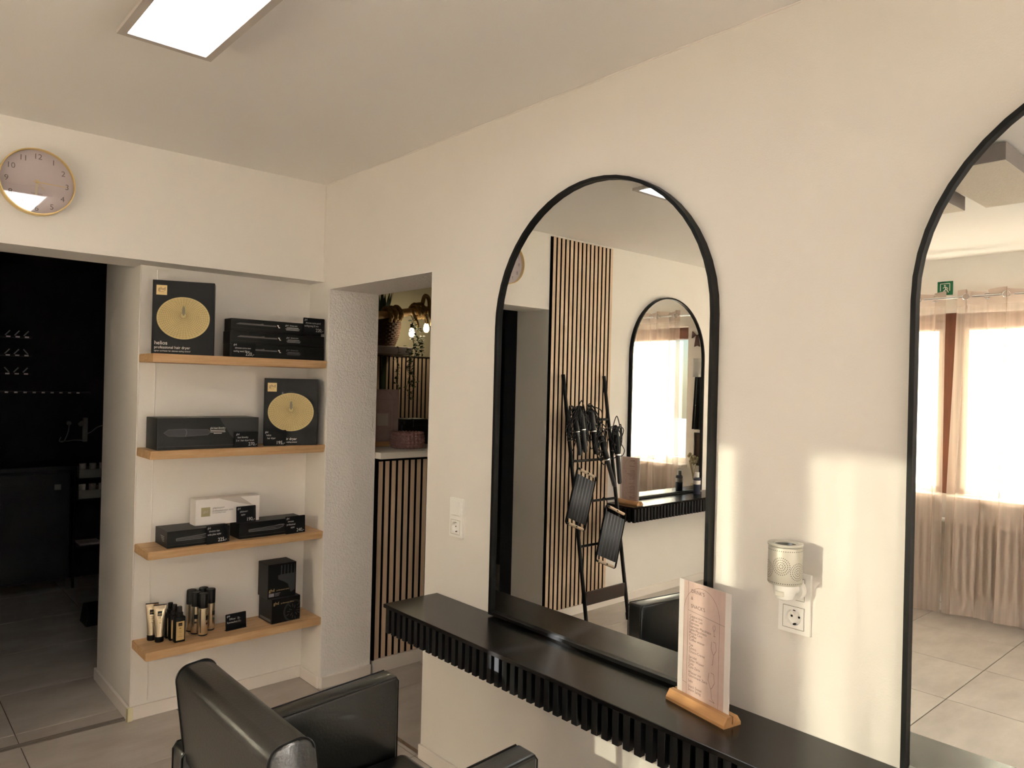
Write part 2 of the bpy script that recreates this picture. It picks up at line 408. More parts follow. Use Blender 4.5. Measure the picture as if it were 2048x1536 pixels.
# brass/steel sliding-door track across the passage
b = B(); b.box(-1.617, -.8077, .155, .165, 0, .0035); b.box(-1.617, -.8077, .182, .192, 0, .0035); b.box(-1.617, -.8077, .165, .182, -.001, .0012)
tk = b.build('floor_track', mat('satin_track', srgb(128, 118, 110), .5))
struct(tk, 'thin steel track in the floor of the dark passage', 'track')
b = B(); b.box(.004, .022, -.9244, -.06, 0, .0032); struct(b.build('door_threshold', M['chrome']), 'thin metal threshold strip in the doorway to reception', 'threshold')

# baseboards
def bb(name, boxes, label):
    b = B()
    for q in boxes: b.box(*q, 0, .058, .002, 1)
    return struct(b.build(name, M['base']), label, 'baseboard')
bb('baseboard_back', [(-.8077, -.0005, .1366, .1494), (-.0125, -.0003, -.05, .1366)], 'white baseboard along the shelf niche')
bb('baseboard_jamb', [(-.8207, -.8079, .1366, .7392)], 'white baseboard on the passage jamb')
b = B(); b.box(-.8235, -.800, .130, .1385, 0, .0605, .001, 1); b.box(-.8235, -.8195, .130, .152, 0, .0605, .001, 1)
struct(b.build('baseboard_corner', mat('cream_cap', srgb(232, 224, 186), .4)), 'cream plastic corner cap on the jamb baseboard', 'baseboard')
bb('baseboard_reveal', [(.002, .2815, -.0735, -.0601)], 'white baseboard in the doorway reveal')
bb('baseboard_left', [(XW, XW + .012, YF, DR[0]), (XW, XW + .012, DR[1], 0)], 'white baseboard below the windows')
bb('baseboard_rear', [(XW, -1.6175, -.0125, -.0003)], 'white baseboard below the slat panel and back mirror')
bb('baseboard_right', [(-.0125, -.0003, YF, -.9244)], 'white baseboard below the mirror wall shelf')

# ================================================================== WINDOWS
for k, (y0, y1) in enumerate((W1, W2, W3)):  # last window is out of view, added to let more light in
    b = B(); x0, x1 = XW - .13, XW - .06
    fw = .040
    b.box(x0, x1, y0, y0 + fw, ZS, ZT, .004, 1); b.box(x0, x1, y1 - fw, y1, ZS, ZT, .004, 1); b.box(x0, x1, y0 + fw, y1 - fw, ZT - .11, ZT, .004, 1)
    wdw = struct(b.build('window_%d' % (k + 1), M['woodframe']), ['red-brown wooden window nearest the back wall', 'red-brown wooden window beside the exit sign', 'unseen red-brown wooden window added to light the room, farthest from the back wall'][k], 'window')
    b = B(); b.box(x0, x1, y0 + fw, y1 - fw, ZS, ZS + .05, .004, 1); b.build('bottom_rail', M['base'], wdw)
    b = B(); b.box(XW - .10, XW - .094, y0 + fw, y1 - fw, ZS + .05, ZT - .11); b.build('pane', M['wglass'], wdw)
    b = B(); b.box(XW - .06, XW + .10, y0 - .02, y1 + .02, ZS - .035, ZS - .003, .004, 1); b.build('window_sill', M['base'], wdw)
# solid wooden door further along the window wall, unseen, added for the lighting
b = B(); y0, y1 = DR
b.box(XW - .13, XW - .06, y0, y0 + .08, 0, ZT, .004, 1); b.box(XW - .13, XW - .06, y1 - .08, y1, 0, ZT, .004, 1); b.box(XW - .13, XW - .06, y0 + .08, y1 - .08, ZT - .09, ZT, .004, 1); b.box(XW - .13, XW - .06, y0 + .08, y1 - .08, 0, .10, .004, 1)
dr1 = struct(b.build('added_door', M['woodframe']), 'unseen red-brown wooden door added behind the camera for the lighting', 'door')
b = B(); b.box(XW - .10, XW - .094, y0 + .08, y1 - .08, .10, ZT - .09); b.build('door_panel', M['woodframe'], dr1)
b = B(); b.tube([(XW - .06, y1 - .04, 1.05), (XW - .02, y1 - .04, 1.05), (XW - .02, y1 - .14, 1.05)], .009, 8); b.build('door_handle', M['chrome'], dr1)
def portal(loc, sx, sy, rot):
    l = bpy.data.lights.new('daylight_portal', 'AREA'); l.shape = 'RECTANGLE'; l.size = sx; l.size_y = sy; l.cycles.is_portal = True
    o = bpy.data.objects.new('daylight_portal', l); COL.objects.link(o); o.location = loc; o.rotation_euler = rot
for y0, y1 in (W1, W2, W3): portal((XW - .17, (y0 + y1) / 2, (ZS + ZT) / 2), ZT - ZS, y1 - y0, (0, -PI / 2, 0))
b = B(); b.box(XW - .13, XW + .004, W2[1], W1[0], ZS, ZT, .004, 1)
struct(b.build('trim_3', M['woodframe']), 'red-brown wooden mullion between the two windows', 'trim')
# outside ground and hedge
b = B(); b.box(-40, XW - .32, -30, 30, -.5, -.4); b.box(XW - .32, 20, -30, YF - .2, -.5, -.4); struct(b.build('ground', M['paving']), 'pale paving outside the windows', 'ground')
def blob(b, c, r, n=10, seed=0):
    rd = random.Random(seed)
    for k in range(n):
        o = Vector(c) + Vector((rd.uniform(-1, 1) * r[0], rd.uniform(-1, 1) * r[1], rd.uniform(0, 1) * r[2]))
        bmesh.ops.create_icosphere(b.bm, subdivisions=2, radius=rd.uniform(.25, .45), matrix=Matrix.Translation(o))
b = B(); blob(b, (-16, 3, -.3), (.4, 6, .55), 70, 3)
h = b.build('hedge', M['hedge'], smooth=True); tag(h, 'low clipped green hedge beyond the window', 'hedge')

# ================================================================== MIRROR WALL
def arched_mirror(name, label, origin, u, d, group):
    wd, ht, fw, dp = .905, 1.485, .011, .030
    u, d = Vector(u), Vector(d)
    t = thing(name, label, 'mirror', origin, 0, group)
    outer, inner = arch(wd, ht), arch(wd - 2 * fw, ht - 2 * fw)
    inner = [(x, y + fw) for x, y in inner]
    b = B(); b.ring_prism(outer, inner, origin, u, Z, d * dp); b.build('frame', M['frame'], t, smooth=True, ang=30)
    b = B(); b.prism(inner, Vector(origin) + d * .002, u, Z, d * .016); b.build('glass', M['mirror'], t)
    return t
m1 = arched_mirror('arched_mirror', 'tall arched black framed mirror nearest the doorway, reflecting the slat panel', (0, -1.8155, .6955), -Y, -X, 'arched salon mirrors')
m2 = arched_mirror('arched_mirror', 'tall arched black framed mirror at the right edge, reflecting the curtains', (0, -3.2165, .6955), -Y, -X, 'arched salon mirrors')
m3 = arched_mirror('arched_mirror', 'arched black framed mirror on the back wall, seen inside the other mirror', (-2.885, 0, .7265), X, -Y, 'arched salon mirrors')

def styling_counter(name, label, o, L, u, d, ztop, first_off=.013):
    # o: wall end, u: along wall, d: out of wall
    o, u, d = Vector(o), Vector(u), Vector(d)
    t = thing(name, label, 'counter', (o.x, o.y, 0), 0, 'black styling counters')
    def bx(a0, a1, d0, d1, z0, z1, bev=0):
        p, q = o + u * a0 + d * d0, o + u * a1 + d * d1
        b.box(min(p.x, q.x), max(p.x, q.x), min(p.y, q.y), max(p.y, q.y), z0, z1, bev, 1)
    b = B(); bx(0, L, .0005, .249, ztop - .014, ztop, .0015); b.build('top', M['blackboard'], t)
    b = B(); bx(.012, L, .0005, .226, ztop - .100, ztop - .0145); b.build('body', M['felt'], t)
    n = int((L - first_off) / .0368); ref = None
    for k in range(n):
        a = first_off + .0368 * k
        if ref is None:
            b = B(); bx(a, a + .0215, .226, .245, ztop - .1055, ztop - .0145, .0008); ref = b.build('slat', M['blackslat'], t); base = a
        else:
            c = linkcopy(ref, t); c.location = u * (a - base)
    ref = None
    for k in range(6):
        dd = .012 + .0368 * k
        b = B(); bx(0, .0118, dd, dd + .0215, ztop - .1055, ztop - .0145, .0008); b.build('end_slat', M['blackslat'], t)
    return t
c1 = styling_counter('styling_counter', 'long matte black ribbed styling counter under the two large mirrors', (0, -1.013, 0), 2.95, -Y, -X, .689)
c2 = styling_counter('styling_counter', 'matte black ribbed counter on the back wall seen in the mirror', (-2.215, 0, 0), 1.7, -X, -Y, .7195)
# scratches on the counter top are part of its finish

# ---- sockets and switch
def plate(name, label, y, z, top, group=None):
    t = thing(name, label, 'socket', (0, y, z), 0)
    hw, hh = .0405, .0745
    b = B(); q = .0277
    zz_ = [z - hh, z - .0355 - q, z - .0355 + q, z + .0355 - q, z + .0355 + q, z + hh]
    b.box(-.0095, -.0003, y - hw, y - q, z - hh, z + hh); b.box(-.0095, -.0003, y + q, y + hw, z - hh, z + hh)
    for k in (0, 2, 4): b.box(-.0095, -.0003, y - q, y + q, zz_[k], zz_[k + 1])
    b.build('frame', M['plastic'], t)
    def square(zc, s, dpt, nm, hole):
        b = B()
        if not hole:
            b.box(-.0135, -.0096, y - s, y + s, zc - s, zc + s, .0012, 2, mtx=None); o = b.build(nm, M['plastic'], t, smooth=True); return o
        n = 32; outer = []
        for k in range(n):
            a = 2 * PI * k / n; q = max(abs(math.cos(a)), abs(math.sin(a))); outer.append((s * math.cos(a) / q, s * math.sin(a) / q))
        b.ring_prism(outer, circ(.0195, n), (-.0010, y, zc), -Y, Z, (-.0114, 0, 0))
        o = b.build(nm, M['plastic'], t)
        b = B(); b.lathe([(.0194, -.0124), (.0192, -.0012), (0, -.0012)], (0, y, zc), 'X', 28, caps=False)
        w_ = b.build('socket_well', M['plastic'], o, smooth=True)
        b = B()
        for s_ in (-1, 1): b.lathe([(0, 0), (.0028, 0), (.0028, .0006), (0, .0006)], (-.0020, y + s_ * .0095, zc), 'X', 12)
        b.build('pin_hole', M['hole'], o)
        b = B()
        for s_ in (-1, 1): b.box(-.0095, -.0014, y - .0025, y + .0025, zc + s_ * .0175 - .0016, zc + s_ * .0175 + .0016)
        b.build('earth_clip', M['hole'], o)
        b = B(); b.line([(s * .985 * i, s * .985 * j) for i, j in ((-1, -1), (1, -1), (1, 1), (-1, 1), (-1, -1))], .0012, (-.01245, y, zc), -Y, Z); b.build('joint', mat('joint_shadow', srgb(150, 140, 128), .8), o)
        return o
    square(z - .0355, .0275, 0, 'socket_insert', True)
    if top == 'switch':
        b = B(); b.box(-.0125, -.0010, y - .0270, y + .0270, z + .0355 - .0270, z + .0355 + .0270, .0012, 1,)
        o = b.build('switch_rocker', M['plastic'], t)
        o.rotation_euler = (0, 0, 0)
    else: square(z + .0355, .0275, 0, 'socket_insert', True)
    return t
plate('wall_socket', 'white double frame with light switch over a socket, between doorway and mirror', -1.1355, 1.006, 'switch')
plate('wall_socket', 'white double socket frame under the scent lamp, between the two mirrors', -2.5035, 1.000, 'socket')
# ---- plug-in scent warmer
WY, WX = -2.512, -.075
t = thing('scent_lamp', 'silver perforated plug-in scent lamp on the wall socket', 'lamp', (0, WY, 1.04))
b = B(); b.lathe([(.0385, 1.062), (.0395, 1.064), (.0395, 1.149), (.0385, 1.151), (.0365, 1.151), (.0365, 1.062)], (WX, WY, 0), 'Z', 40, closed=True)
cyl = b.build('shade', M['silver'], t, smooth=True)
# perforation: rosettes of small dark holes lying in the shade wall
b = B()
def hole(a, z, r=.0011):
    p = Vector((WX + .03975 * math.cos(a), WY + .03975 * math.sin(a), z)); tt = Vector((-math.sin(a), math.cos(a), 0))
    b.poly(circ(r, 6), p, tt, Z)
for k in range(6):
    a0 = 2 * PI * k / 6 + .25; zc = 1.100 + (.008 if k % 2 else -.004)
    for rr, n in ((.0045, 7), (.0095, 14), (.0150, 22), (.0200, 28)):
        for j in range(n):
            q = 2 * PI * j / n; zz = zc + rr * math.sin(q)
            if 1.068 < zz < 1.142: hole(a0 + rr * math.cos(q) / .0395, zz)
for k in range(50): hole(2 * PI * k / 50, 1.1435); hole(2 * PI * k / 50, 1.0675)
b.build('perforation', M['hole'], cyl)
b = B(); b.lathe([(.0265, 1.1535), (.0405, 1.1525), (.0412, 1.1565), (.0395, 1.1585), (.0275, 1.1575)], (WX, WY, 0), 'Z', 40, closed=True); dish = b.build('dish_rim', mat('frosted_glass', srgb(206, 204, 192), .15, spec=.6), t, smooth=True)
b = B(); b.lathe([(0, 1.138), (.018, 1.139), (.0265, 1.1536)], (WX, WY, 0), 'Z', 32, caps=False); b.build('oil_dish', mat('dark_dish', srgb(92, 94, 88), .12, spec=.7), t, smooth=True)
b = B(); b.lathe([(.012, 1.022), (.020, 1.026), (.0245, 1.036), (.0255, 1.062), (0, 1.062)], (WX, WY, 0), 'Z', 28); bd = b.build('lamp_base', M['plastic'], t, smooth=True)
b = B(); b.tube([(WX, WY, 1.045), (-.034, WY, 1.042)], .017, 20); b.build('plug_neck', M['plastic'], t, smooth=True)
b = B(); b.tube([(-.034, WY, 1.038), (-.0135, WY, 1.0365)], .0245, 28); b.build('plug_body', M['plastic'], t, smooth=True)
b = B(); b.box(WX - .0275, WX - .022, WY - .011, WY + .011, 1.034, 1.046, .002, 2); sw = b.build('lamp_switch', mat('switch_ivory', srgb(226, 222, 210), .3), t)

# ---- menu stands
MENU = ["Cappuccino", "Caf\u00e9 au Lait", "Espresso", "Espresso Macchiato", "Latte Macchiato", "Mocca Cino", "Coffee", "Coffee wiener", None,
        "Tee", "Choco", "Choco-Creme", None, "Sprudel", "Stilles Wasser", "Cola", "Cola Zero", None, "Wasser mit", "Geschmack Zero", None, "Sekt", None, "Snack Sweet", "Snack Salzig"]
def menu_stand(label, loc, rotz, full=True):
    # local frame: sheet faces local -Y, reads along +X, base at z=0
    t = thing('menu_stand', label, 'menu stand', loc, rotz, 'table menu stands')
    prof = [(-.030, 0), (.030, 0), (.030, .008), (.017, .026), (.0025, .026), (.0025, .006), (-.0025, .006), (-.0025, .026), (-.017, .026), (-.030, .008)]
    b = B(); b.prism(prof, (-.102, 0, 0), Y, Z, (.204, 0, 0)); b.build('wooden_base', M['base_wood'], t, local=True)
    hw, z0, z1 = .090, .006, .325
    b = B(); b.box(-hw, hw, -.0022, -.0012, z0, z1); b.box(-hw, hw, .0012, .0022, z0, z1); b.build('acrylic_sleeve', M['acryl'], t, local=True)
    b = B(); b.box(-hw + .0005, hw - .0005, -.0009, .0009, z0, z1 - .001); sh = b.build('menu_sheet', M['paper'], t, local=True)
    b = B(); pw = .072; b.poly([(-pw, z0), (pw, z0), (pw, z1 - .001), (-pw, z1 - .001)], (0, -.00105, 0), X, Z); b.build('print_ground', M['pink'], sh, local=True)
    b = B(); o = (0, -.0012, 0); L = .0008
    ar = [(-.070 + .062 - .062 * math.cos(PI * k / 24), .245 + .068 * math.sin(PI * k / 24)) for k in range(25)]
    b.line([(-.070, .060)] + ar + [(.054, z0)], L, o, X, Z); b.line([(-.056, z0), (-.056, z1 - .001)], L, o, X, Z)
    b.line([(-.056, .2475), (.071, .2385)], L, o, X, Z); b.line([(-.072, .056), (-.056, .054)], L, o, X, Z)
    if full:
        for s_, (gx, gz), k_ in ((.30, (.036, .216), 0), (.66, (.036, .156), 1), (.80, (.030, .068), 2)):
            ol = [(-.010, .048), (-.013, .024), (-.003, .004), (0, 0), (.004, .004), (.014, .022), (.010, .050), (-.002, .051)]
            st = [(0, 0), (.003 * (1 - 2 * (k_ == 1)), -.030), (.010 * (1 - 2 * (k_ == 1)) + .006, -.040), (-.006, -.038)]
            for P in (ol, st): b.line([(gx + x * s_, gz + y * s_) for x, y in P], .0009, o, X, Z)
        b.text("DRINK'S", .0135, (-.046, -.0012, .2955), X, Z, sx=.95); b.text("&", .0115, (-.046, -.0012, .2775), X, Z); b.text("SNACK'S", .0135, (-.046, -.0012, .2565), X, Z, sx=.95)
        zz = .231
        for ln in MENU:
            if ln is None: zz -= .0052; continue
            b.text(ln, .0096, (-.050, -.0012, zz), X, Z); zz -= .0088
    b.build('lettering', M['ink'], sh, local=True)
    return t
menu_stand('pink drinks and snacks menu in a wooden base on the long counter', (-.097, -2.305, .689), math.radians(-100.5 + 0))
menu_stand('pink menu stand in a wooden base on the back counter, seen in the mirror', (-2.33, -.115, .7195), math.radians(90 + 4), True)

# ================================================================== CLOCK
CX_, CZ_, CR = -1.232, 2.262, .127
t = thing('wall_clock', 'round mauve wall clock with thin gold rim above the passage', 'clock', (CX_, 0, CZ_))
b = B(); b.lathe([(CR - .004, -.001), (CR, -.001), (CR, -.040), (CR - .001, -.042), (CR - .004, -.042), (CR - .005, -.040)], (CX_, 0, CZ_), 'Y', 64, closed=True)
b.bm.faces.ensure_lookup_table(); b.build('rim', M['gold'], t, smooth=True)
b = B(); b.lathe([(0, -.0015), (CR - .004, -.0015), (CR - .004, -.018), (0, -.018)], (CX_, 0, CZ_), 'Y', 64); dial = b.build('dial', M['clockface'], t)
b = B()
for n in range(1, 13):
    a = PI / 2 - n * PI / 6; r = .100
    b.text(str(n), .030, (CX_ + r * math.cos(a), -.0185, CZ_ + r * math.sin(a) - .010), X, Z, 'CENTER')
b.text('KARLSSON', .0075, (CX_, -.0185, CZ_ - .047), X, Z, 'CENTER')
b.build('numeral', M['clockink'], dial)
def hand(nm, ang, l0, l1, w0, w1, yy, m):
    a = PI / 2 - math.radians(ang); u = Vector((math.cos(a), 0, math.sin(a))); v = Vector((-math.sin(a), 0, math.cos(a)))
    b = B(); b.prism([(-l0, -w0), (l1, -w1), (l1, w1), (-l0, w0)], (CX_, yy, CZ_), u, v, (0, -.001, 0)); return b.build(nm, m, t)
hand('hour_hand', 184, .010, .066, .0036, .0036, -.022, M['handwhite']); hand('minute_hand', 91, .014, .100, .0017, .0012, -.0245, M['gold']); hand('alarm_hand', 139, .012, .038, .0009, .0008, -.0265, M['gold'])
b = B(); b.lathe([(0, -.0185), (.005, -.0185), (.005, -.028), (0, -.028)], (CX_, 0, CZ_), 'Y', 16); b.build('hand_hub', M['gold'], t)
b = B(); b.lathe([(0, -.0375), (CR - .0052, -.0375), (CR - .0052, -.039), (0, -.039)], (CX_, 0, CZ_), 'Y', 64); b.build('clock_glass', M['glass'], t)

# ================================================================== CEILING LIGHTS / PANELS
def led(label, x0, x1, y0, y1, z, group):
    t = thing('ceiling_light', label, 'ceiling light', ((x0 + x1) / 2, (y0 + y1) / 2, H), 0, group)
    f = .021
    ring_o = [(x0, y0), (x1, y0), (x1, y1), (x0, y1)]; ring_i = [(x0 + f, y0 + f), (x1 - f, y0 + f), (x1 - f, y1 - f), (x0 + f, y1 - f)]
    b = B(); b.ring_prism(ring_o, ring_i, (0, 0, z), X, Y, (0, 0, .011)); b.build('frame', M['ledframe'], t)
    b = B(); b.box(x0 + .02, x1 - .02, y0 + .02, y1 - .02, z + .0115, z + .02); b.box(x0 + .05, x1 - .05, y0 + .07, y1 - .07, z + .02, H - .0005); b.build('housing', M['ledframe'], t)
    b = B(); b.poly(ring_i, (0, 0, z + .004), X, Y); b.build('diffuser', M['led'], t)
    return t
led('lit rectangular panel light on the ceiling in front of the shelf niche', -1.238, -.988, -2.372, -1.176, 2.445, 'led ceiling panels')
led('unseen second panel light added near the window wall to brighten the room', -3.45, -3.20, -4.6, -3.4, 2.445, 'led ceiling panels')  # extra panel out of view, added as fill light
for lab, y0, y1 in (('cream acoustic ceiling panel nearer the large right mirror', -2.54, -2.26), ('cream acoustic ceiling panel farther from the right mirror', -2.172, -1.892)):
    t = thing('acoustic_panel', lab, 'ceiling panel', (-1.9, (y0 + y1) / 2, H), 0, 'acoustic ceiling panels')
    b = B(); b.box(-2.29, -1.52, y0, y1, 2.421, H - .012, .001, 1); b.build('core', M['acedge'], t)
    b = B(); b.box(-2.288, -1.522, y0 + .002, y1 - .002, 2.4195, 2.421); b.build('face', M['acoustic'], t)
    b = B(); b.box(-2.2, -1.6, (y0 + y1) / 2 - .03, (y0 + y1) / 2 + .03, H - .012, H - .0003); b.build('mount_rail', M['chrome'], t)

# ================================================================== SHELF NICHE
SH = [1.6195, 1.2050, .7790, .3535]
shelf_lab = ['topmost oak wall shelf, holding a hair dryer carton and a stack of long boxes', 'second oak wall shelf from the top, with a long black carton', 'third oak wall shelf from the top, with the white carton', 'lowest oak wall shelf, with bottles and spray cans']
for k, z in enumerate(SH):
    t = None
    b = B()
    th = .037; yb, yf = .1494, -.060
    prof = [(yb, z), (yf, z), (yf + .010, z - th), (yb, z - th)] if k != 3 else [(yb, z), (yf, z), (yf + .002, z - th), (yb, z - th)]
    A = [b.bm.verts.new((-.8065, y, zz)) for y, zz in prof]; C = [b.bm.verts.new((-.0015 + (.0 if i in (0, 3) else .0), y, zz)) for i, (y, zz) in enumerate(prof)]
    b.bm.faces.new(A); b.bm.faces.new(C[::-1])
    for i in range(4): b.bm.faces.new((A[i], A[(i + 1) % 4], C[(i + 1) % 4], C[i]))
    bmesh.ops.bevel(b.bm, geom=list(b.bm.edges), offset=.0025, segments=2, affect='EDGES')
    o = b.build('wall_shelf', M['oak'], smooth=True); tag(o, shelf_lab[k], 'shelf', 'oak wall shelves')

def carton(name, label, loc, rotz, wd, dp, ht, m, group=None, cat='box'):
    # local: front face at y=0 facing -Y, x centred
    t = thing(name, label, cat, loc, rotz, group)
    b = B(); b.box(-wd / 2, wd / 2, 0, dp, 0, ht, .0012, 1); body = b.build('carton', m, t, local=True)
    return t
E_ = -.0006
def dryer_box(label, loc, rot):
    wd, ht = .25, .322
    t = carton('hair_dryer_box', label, loc, rot, wd, .095, ht, M['box'], 'hair dryer cartons')
    b = B(); b.prism([(.107 * math.cos(2 * PI * k / 56), .160 + .0925 * math.sin(2 * PI * k / 56)) for k in range(56)], (0, E_, 0), X, Z, (0, -.0005, 0)); dd = b.build('gold_disc', M['disc'], t, local=True)
    b = B()
    rd = random.Random(5)
    for k in range(1, 14):
        r = k / 14
        b.line([(.105 * r * math.cos(q), .160 + .0905 * r * math.sin(q) + .012 * (1 - r)) for q in [2 * PI * i / 48 for i in range(49)]], .0010, (0, E_ - .0007, 0), X, Z)
    for k in range(48):
        q = 2 * PI * k / 48
        b.line([(.010 * math.cos(q), .172 + .010 * math.sin(q)), (.104 * math.cos(q), .160 + .089 * math.sin(q))], .0008, (0, E_ - .0007, 0), X, Z)
    b.build('embossing', mat('disc_line', srgb(118, 98, 58), .5), dd, local=True)
    b = B(); b.prism([(.006 * math.cos(q), .192 + .022 * math.sin(q)) for q in [2 * PI * i / 20 for i in range(20)]], (0, E_ - .0008, 0), X, Z, (0, -.0002, 0)); b.build('disc_nozzle', mat('disc_centre', srgb(120, 116, 96), .5), dd, local=True)
    b = B(); b.prism([(-.110, .258), (-.068, .258), (-.068, .300), (-.110, .300)], (0, E_, 0), X, Z, (0, -.0005, 0)); lg = b.build('logo_square', mat('pale_gold', srgb(226, 200, 142), .5), t, local=True)
    b = B(); b.text('ghd', .021, (-.089, E_ - .0008, .278), X, Z, 'CENTER'); b.line([(-.099, .2705), (-.079, .2705)], .0012, (0, E_ - .0008, 0), X, Z); b.build('logo', M['ink'], lg, local=True)
    b = B(); b.text('helios', .0235, (-.114, E_, .042), X, Z, sx=.95); b.text('professional hair dryer', .0165, (-.114, E_, .025), X, Z, sx=.95); b.text('lighter and faster for ultimate styling control', .0085, (-.114, E_, .012), X, Z, sx=.95)
    b.build('lettering', M['whiteprint'], t, local=True)
    return t
dryer_box('tall black hair dryer carton with gold disc on the topmost shelf', (-.673, -.010, SH[0]), math.radians(-22))
dryer_box('tall black hair dryer carton with gold disc on the second shelf, against the niche side', (-.160, -.004, SH[1]), math.radians(-23))

def iron_box(label, loc, wd, ht, k):
    t = carton('curling_iron_box', label, loc, 0, wd, .085, ht, M['box'], 'long curling iron cartons')
    b = B(); zc = ht * .60
    b.prism([(-.20, zc - .001), (-.185, zc + .005), (-.09, zc + .004), (-.075, zc + .007), (-.07, zc + .002), (-.01, zc + .0025), (-.01, zc - .004), (-.2, zc - .003)], (0, E_, 0), X, Z, (0, -.0002, 0)); b.build('wand_print', M['greyprint'], t, local=True)
    b = B(); b.line([(-.232, ht * .28), (.232, ht * .22)], .0006, (0, E_, 0), X, Z); b.build('crease', M['dkprint'], t, local=True)
    b = B(); b.text('ghd', .011, (.035, E_, zc + .004), X, Z); b.text('chronos curve', .011, (.056, E_, zc + .004), X, Z, sx=.62)
    for j, w_ in enumerate((.060, .072, .066)): b.line([(.072 - w_ / 2, zc - .003 - .0055 * j), (.072 + w_ / 2, zc - .003 - .0055 * j)], .0016 if j else .0022, (0, E_, 0), X, Z)
    b.build('lettering', mat('iron_print_%d' % k, srgb(*(210, 196, 124)[k:k + 1] * 3), .6), t, local=True)
    b = B(); b.poly([(0, 0), (.010, -.002), (.0065, -.004), (.011, -.011), (.015, -.011), (.014, -.014), (.008, -.0145), (.0035, -.006), (.001, -.006)], (-.006, E_, zc + .006), X, Z); b.build('cursor_icon', M['whiteprint'], t, local=True)
    return t
iron_box('lowest of three long black curling iron cartons on the topmost shelf', (-.2455, -.0445, SH[0]), .466, .060, 2)
iron_box('middle of three long black curling iron cartons on the topmost shelf', (-.2455, -.0420, SH[0] + .0603), .466, .058, 1)
iron_box('uppermost of three long black curling iron cartons on the topmost shelf', (-.2510, -.0400, SH[0] + .1186), .445, .058, 0)

def price_card(label, loc, rotz, wd, ht, lines, price, tilt=0.0, foot=True):
    t = thing('price_card', label, 'price card', loc, rotz, 'chalk price cards')
    t.rotation_euler = (tilt, 0, rotz)
    b = B(); b.prism(rrect(-wd / 2, wd / 2, 0, ht, .004, 3), (0, 0, 0), X, Z, (0, .0016, 0)); b.build('card', M['card'], t, local=True)
    b = B()
    zz = ht - .0135
    for k, ln in enumerate(lines):
        b.text(ln, .0118 if k else .0125, (-wd / 2 + .006 + (.006 if k == 1 else 0), E_, zz), X, Z, sx=.80); zz -= .0145
    if price: b.text(price, .0225, (wd / 2 - .006, E_, .008), X, Z, 'RIGHT', sx=.9)
    b.build('chalk_writing', M['chalk'], t, local=True)
    if foot:
        b = B(); b.box(-wd / 2, wd / 2, -.006, .022, 0, .0016); b.build('card_foot', M['card'], t, local=True)
    return t
price_card('chalk price card leaning on the uppermost long box, at the right end', (-.0725, -.0475, SH[0] + .1315), 0, .112, .074, ['ghd', 'chronos curve grand', 'curling tong 32 mm'], '220,-', foot=False)
price_card('chalk price card in front of the lowest long box, at the left end', (-.416, -.0478, SH[0]), 0, .108, .066, ['ghd', 'chronos curve new', 'curling wand 28mm'], '220,-', foot=False)
# second shelf
t = carton('hair_brush_box', 'large long black hot brush carton at the left of the second shelf', (-.553, -.030, SH[1]), 0, .444, .158, .138, M['box'])
b = B(); b.prism([(-.196, .074), (-.176, .088), (-.110, .090), (-.108, .087), (-.072, .087), (-.010, .086), (.002, .074), (-.010, .062), (-.072, .060), (-.108, .060), (-.110, .057), (-.176, .060)], (0, E_, 0), X, Z, (0, -.0002, 0)); br = b.build('brush_print', M['dkprint'], t, local=True)
b = B(); b.line([(-.196, .074), (-.176, .088), (-.110, .090), (-.072, .087), (-.010, .086), (.002, .074), (-.010, .062), (-.072, .060), (-.110, .057), (-.176, .060), (-.196, .074)], .0016, (0, E_ - .0004, 0), X, Z); b.line([(-.106, .057), (-.100, .074), (-.106, .090)], .004, (0, E_ - .0004, 0), X, Z); b.build('brush_outline', M['greyprint'], br, local=True)
b = B(); b.poly([(.040, .1375), (.2215, .1375), (.2215, .0), (.150, .0), (.090, .060)], (0, E_, 0), X, Z); b.build('diagonal_band', mat('band_print', srgb(32, 32, 33), .35), t, local=True)
b = B(); b.text('ghd duet blowdry', .0125, (.034, E_ - .0002, .088), X, Z, 'CENTER', sx=.75)
for j, w_ in enumerate((.066, .068, .036)): b.line([(.034 - w_ / 2, .081 - .0065 * j), (.034 + w_ / 2, .081 - .0065 * j)], .0022, (0, E_ - .0002, 0), X, Z)
b.build('lettering', M['whiteprint'], t, local=True)
b = B(); b.line([(-.2215, .0145), (.2215, .0145)], .001, (0, E_ - .0003, 0), X, Z); b.line([(-.2208, .001), (-.2208, .137)], .0012, (0, E_ - .0003, 0), X, Z); b.build('carton_edge', M['greyprint'], t, local=True)
price_card('chalk price card reading 270 in front of the large brush carton', (-.391, -.0385, SH[1]), math.radians(3), .112, .072, ['ghd', 'duet blowdry', '2 in 1 hair dryer brush'], '270,-', math.radians(4), foot=False)
price_card('chalk price card reading 195 in front of the second-shelf dryer carton', (-.244, -.017, SH[1]), math.radians(-14), .104, .076, ['ghd', 'helios', '    hair dryer'], '195,-', math.radians(3), foot=False)
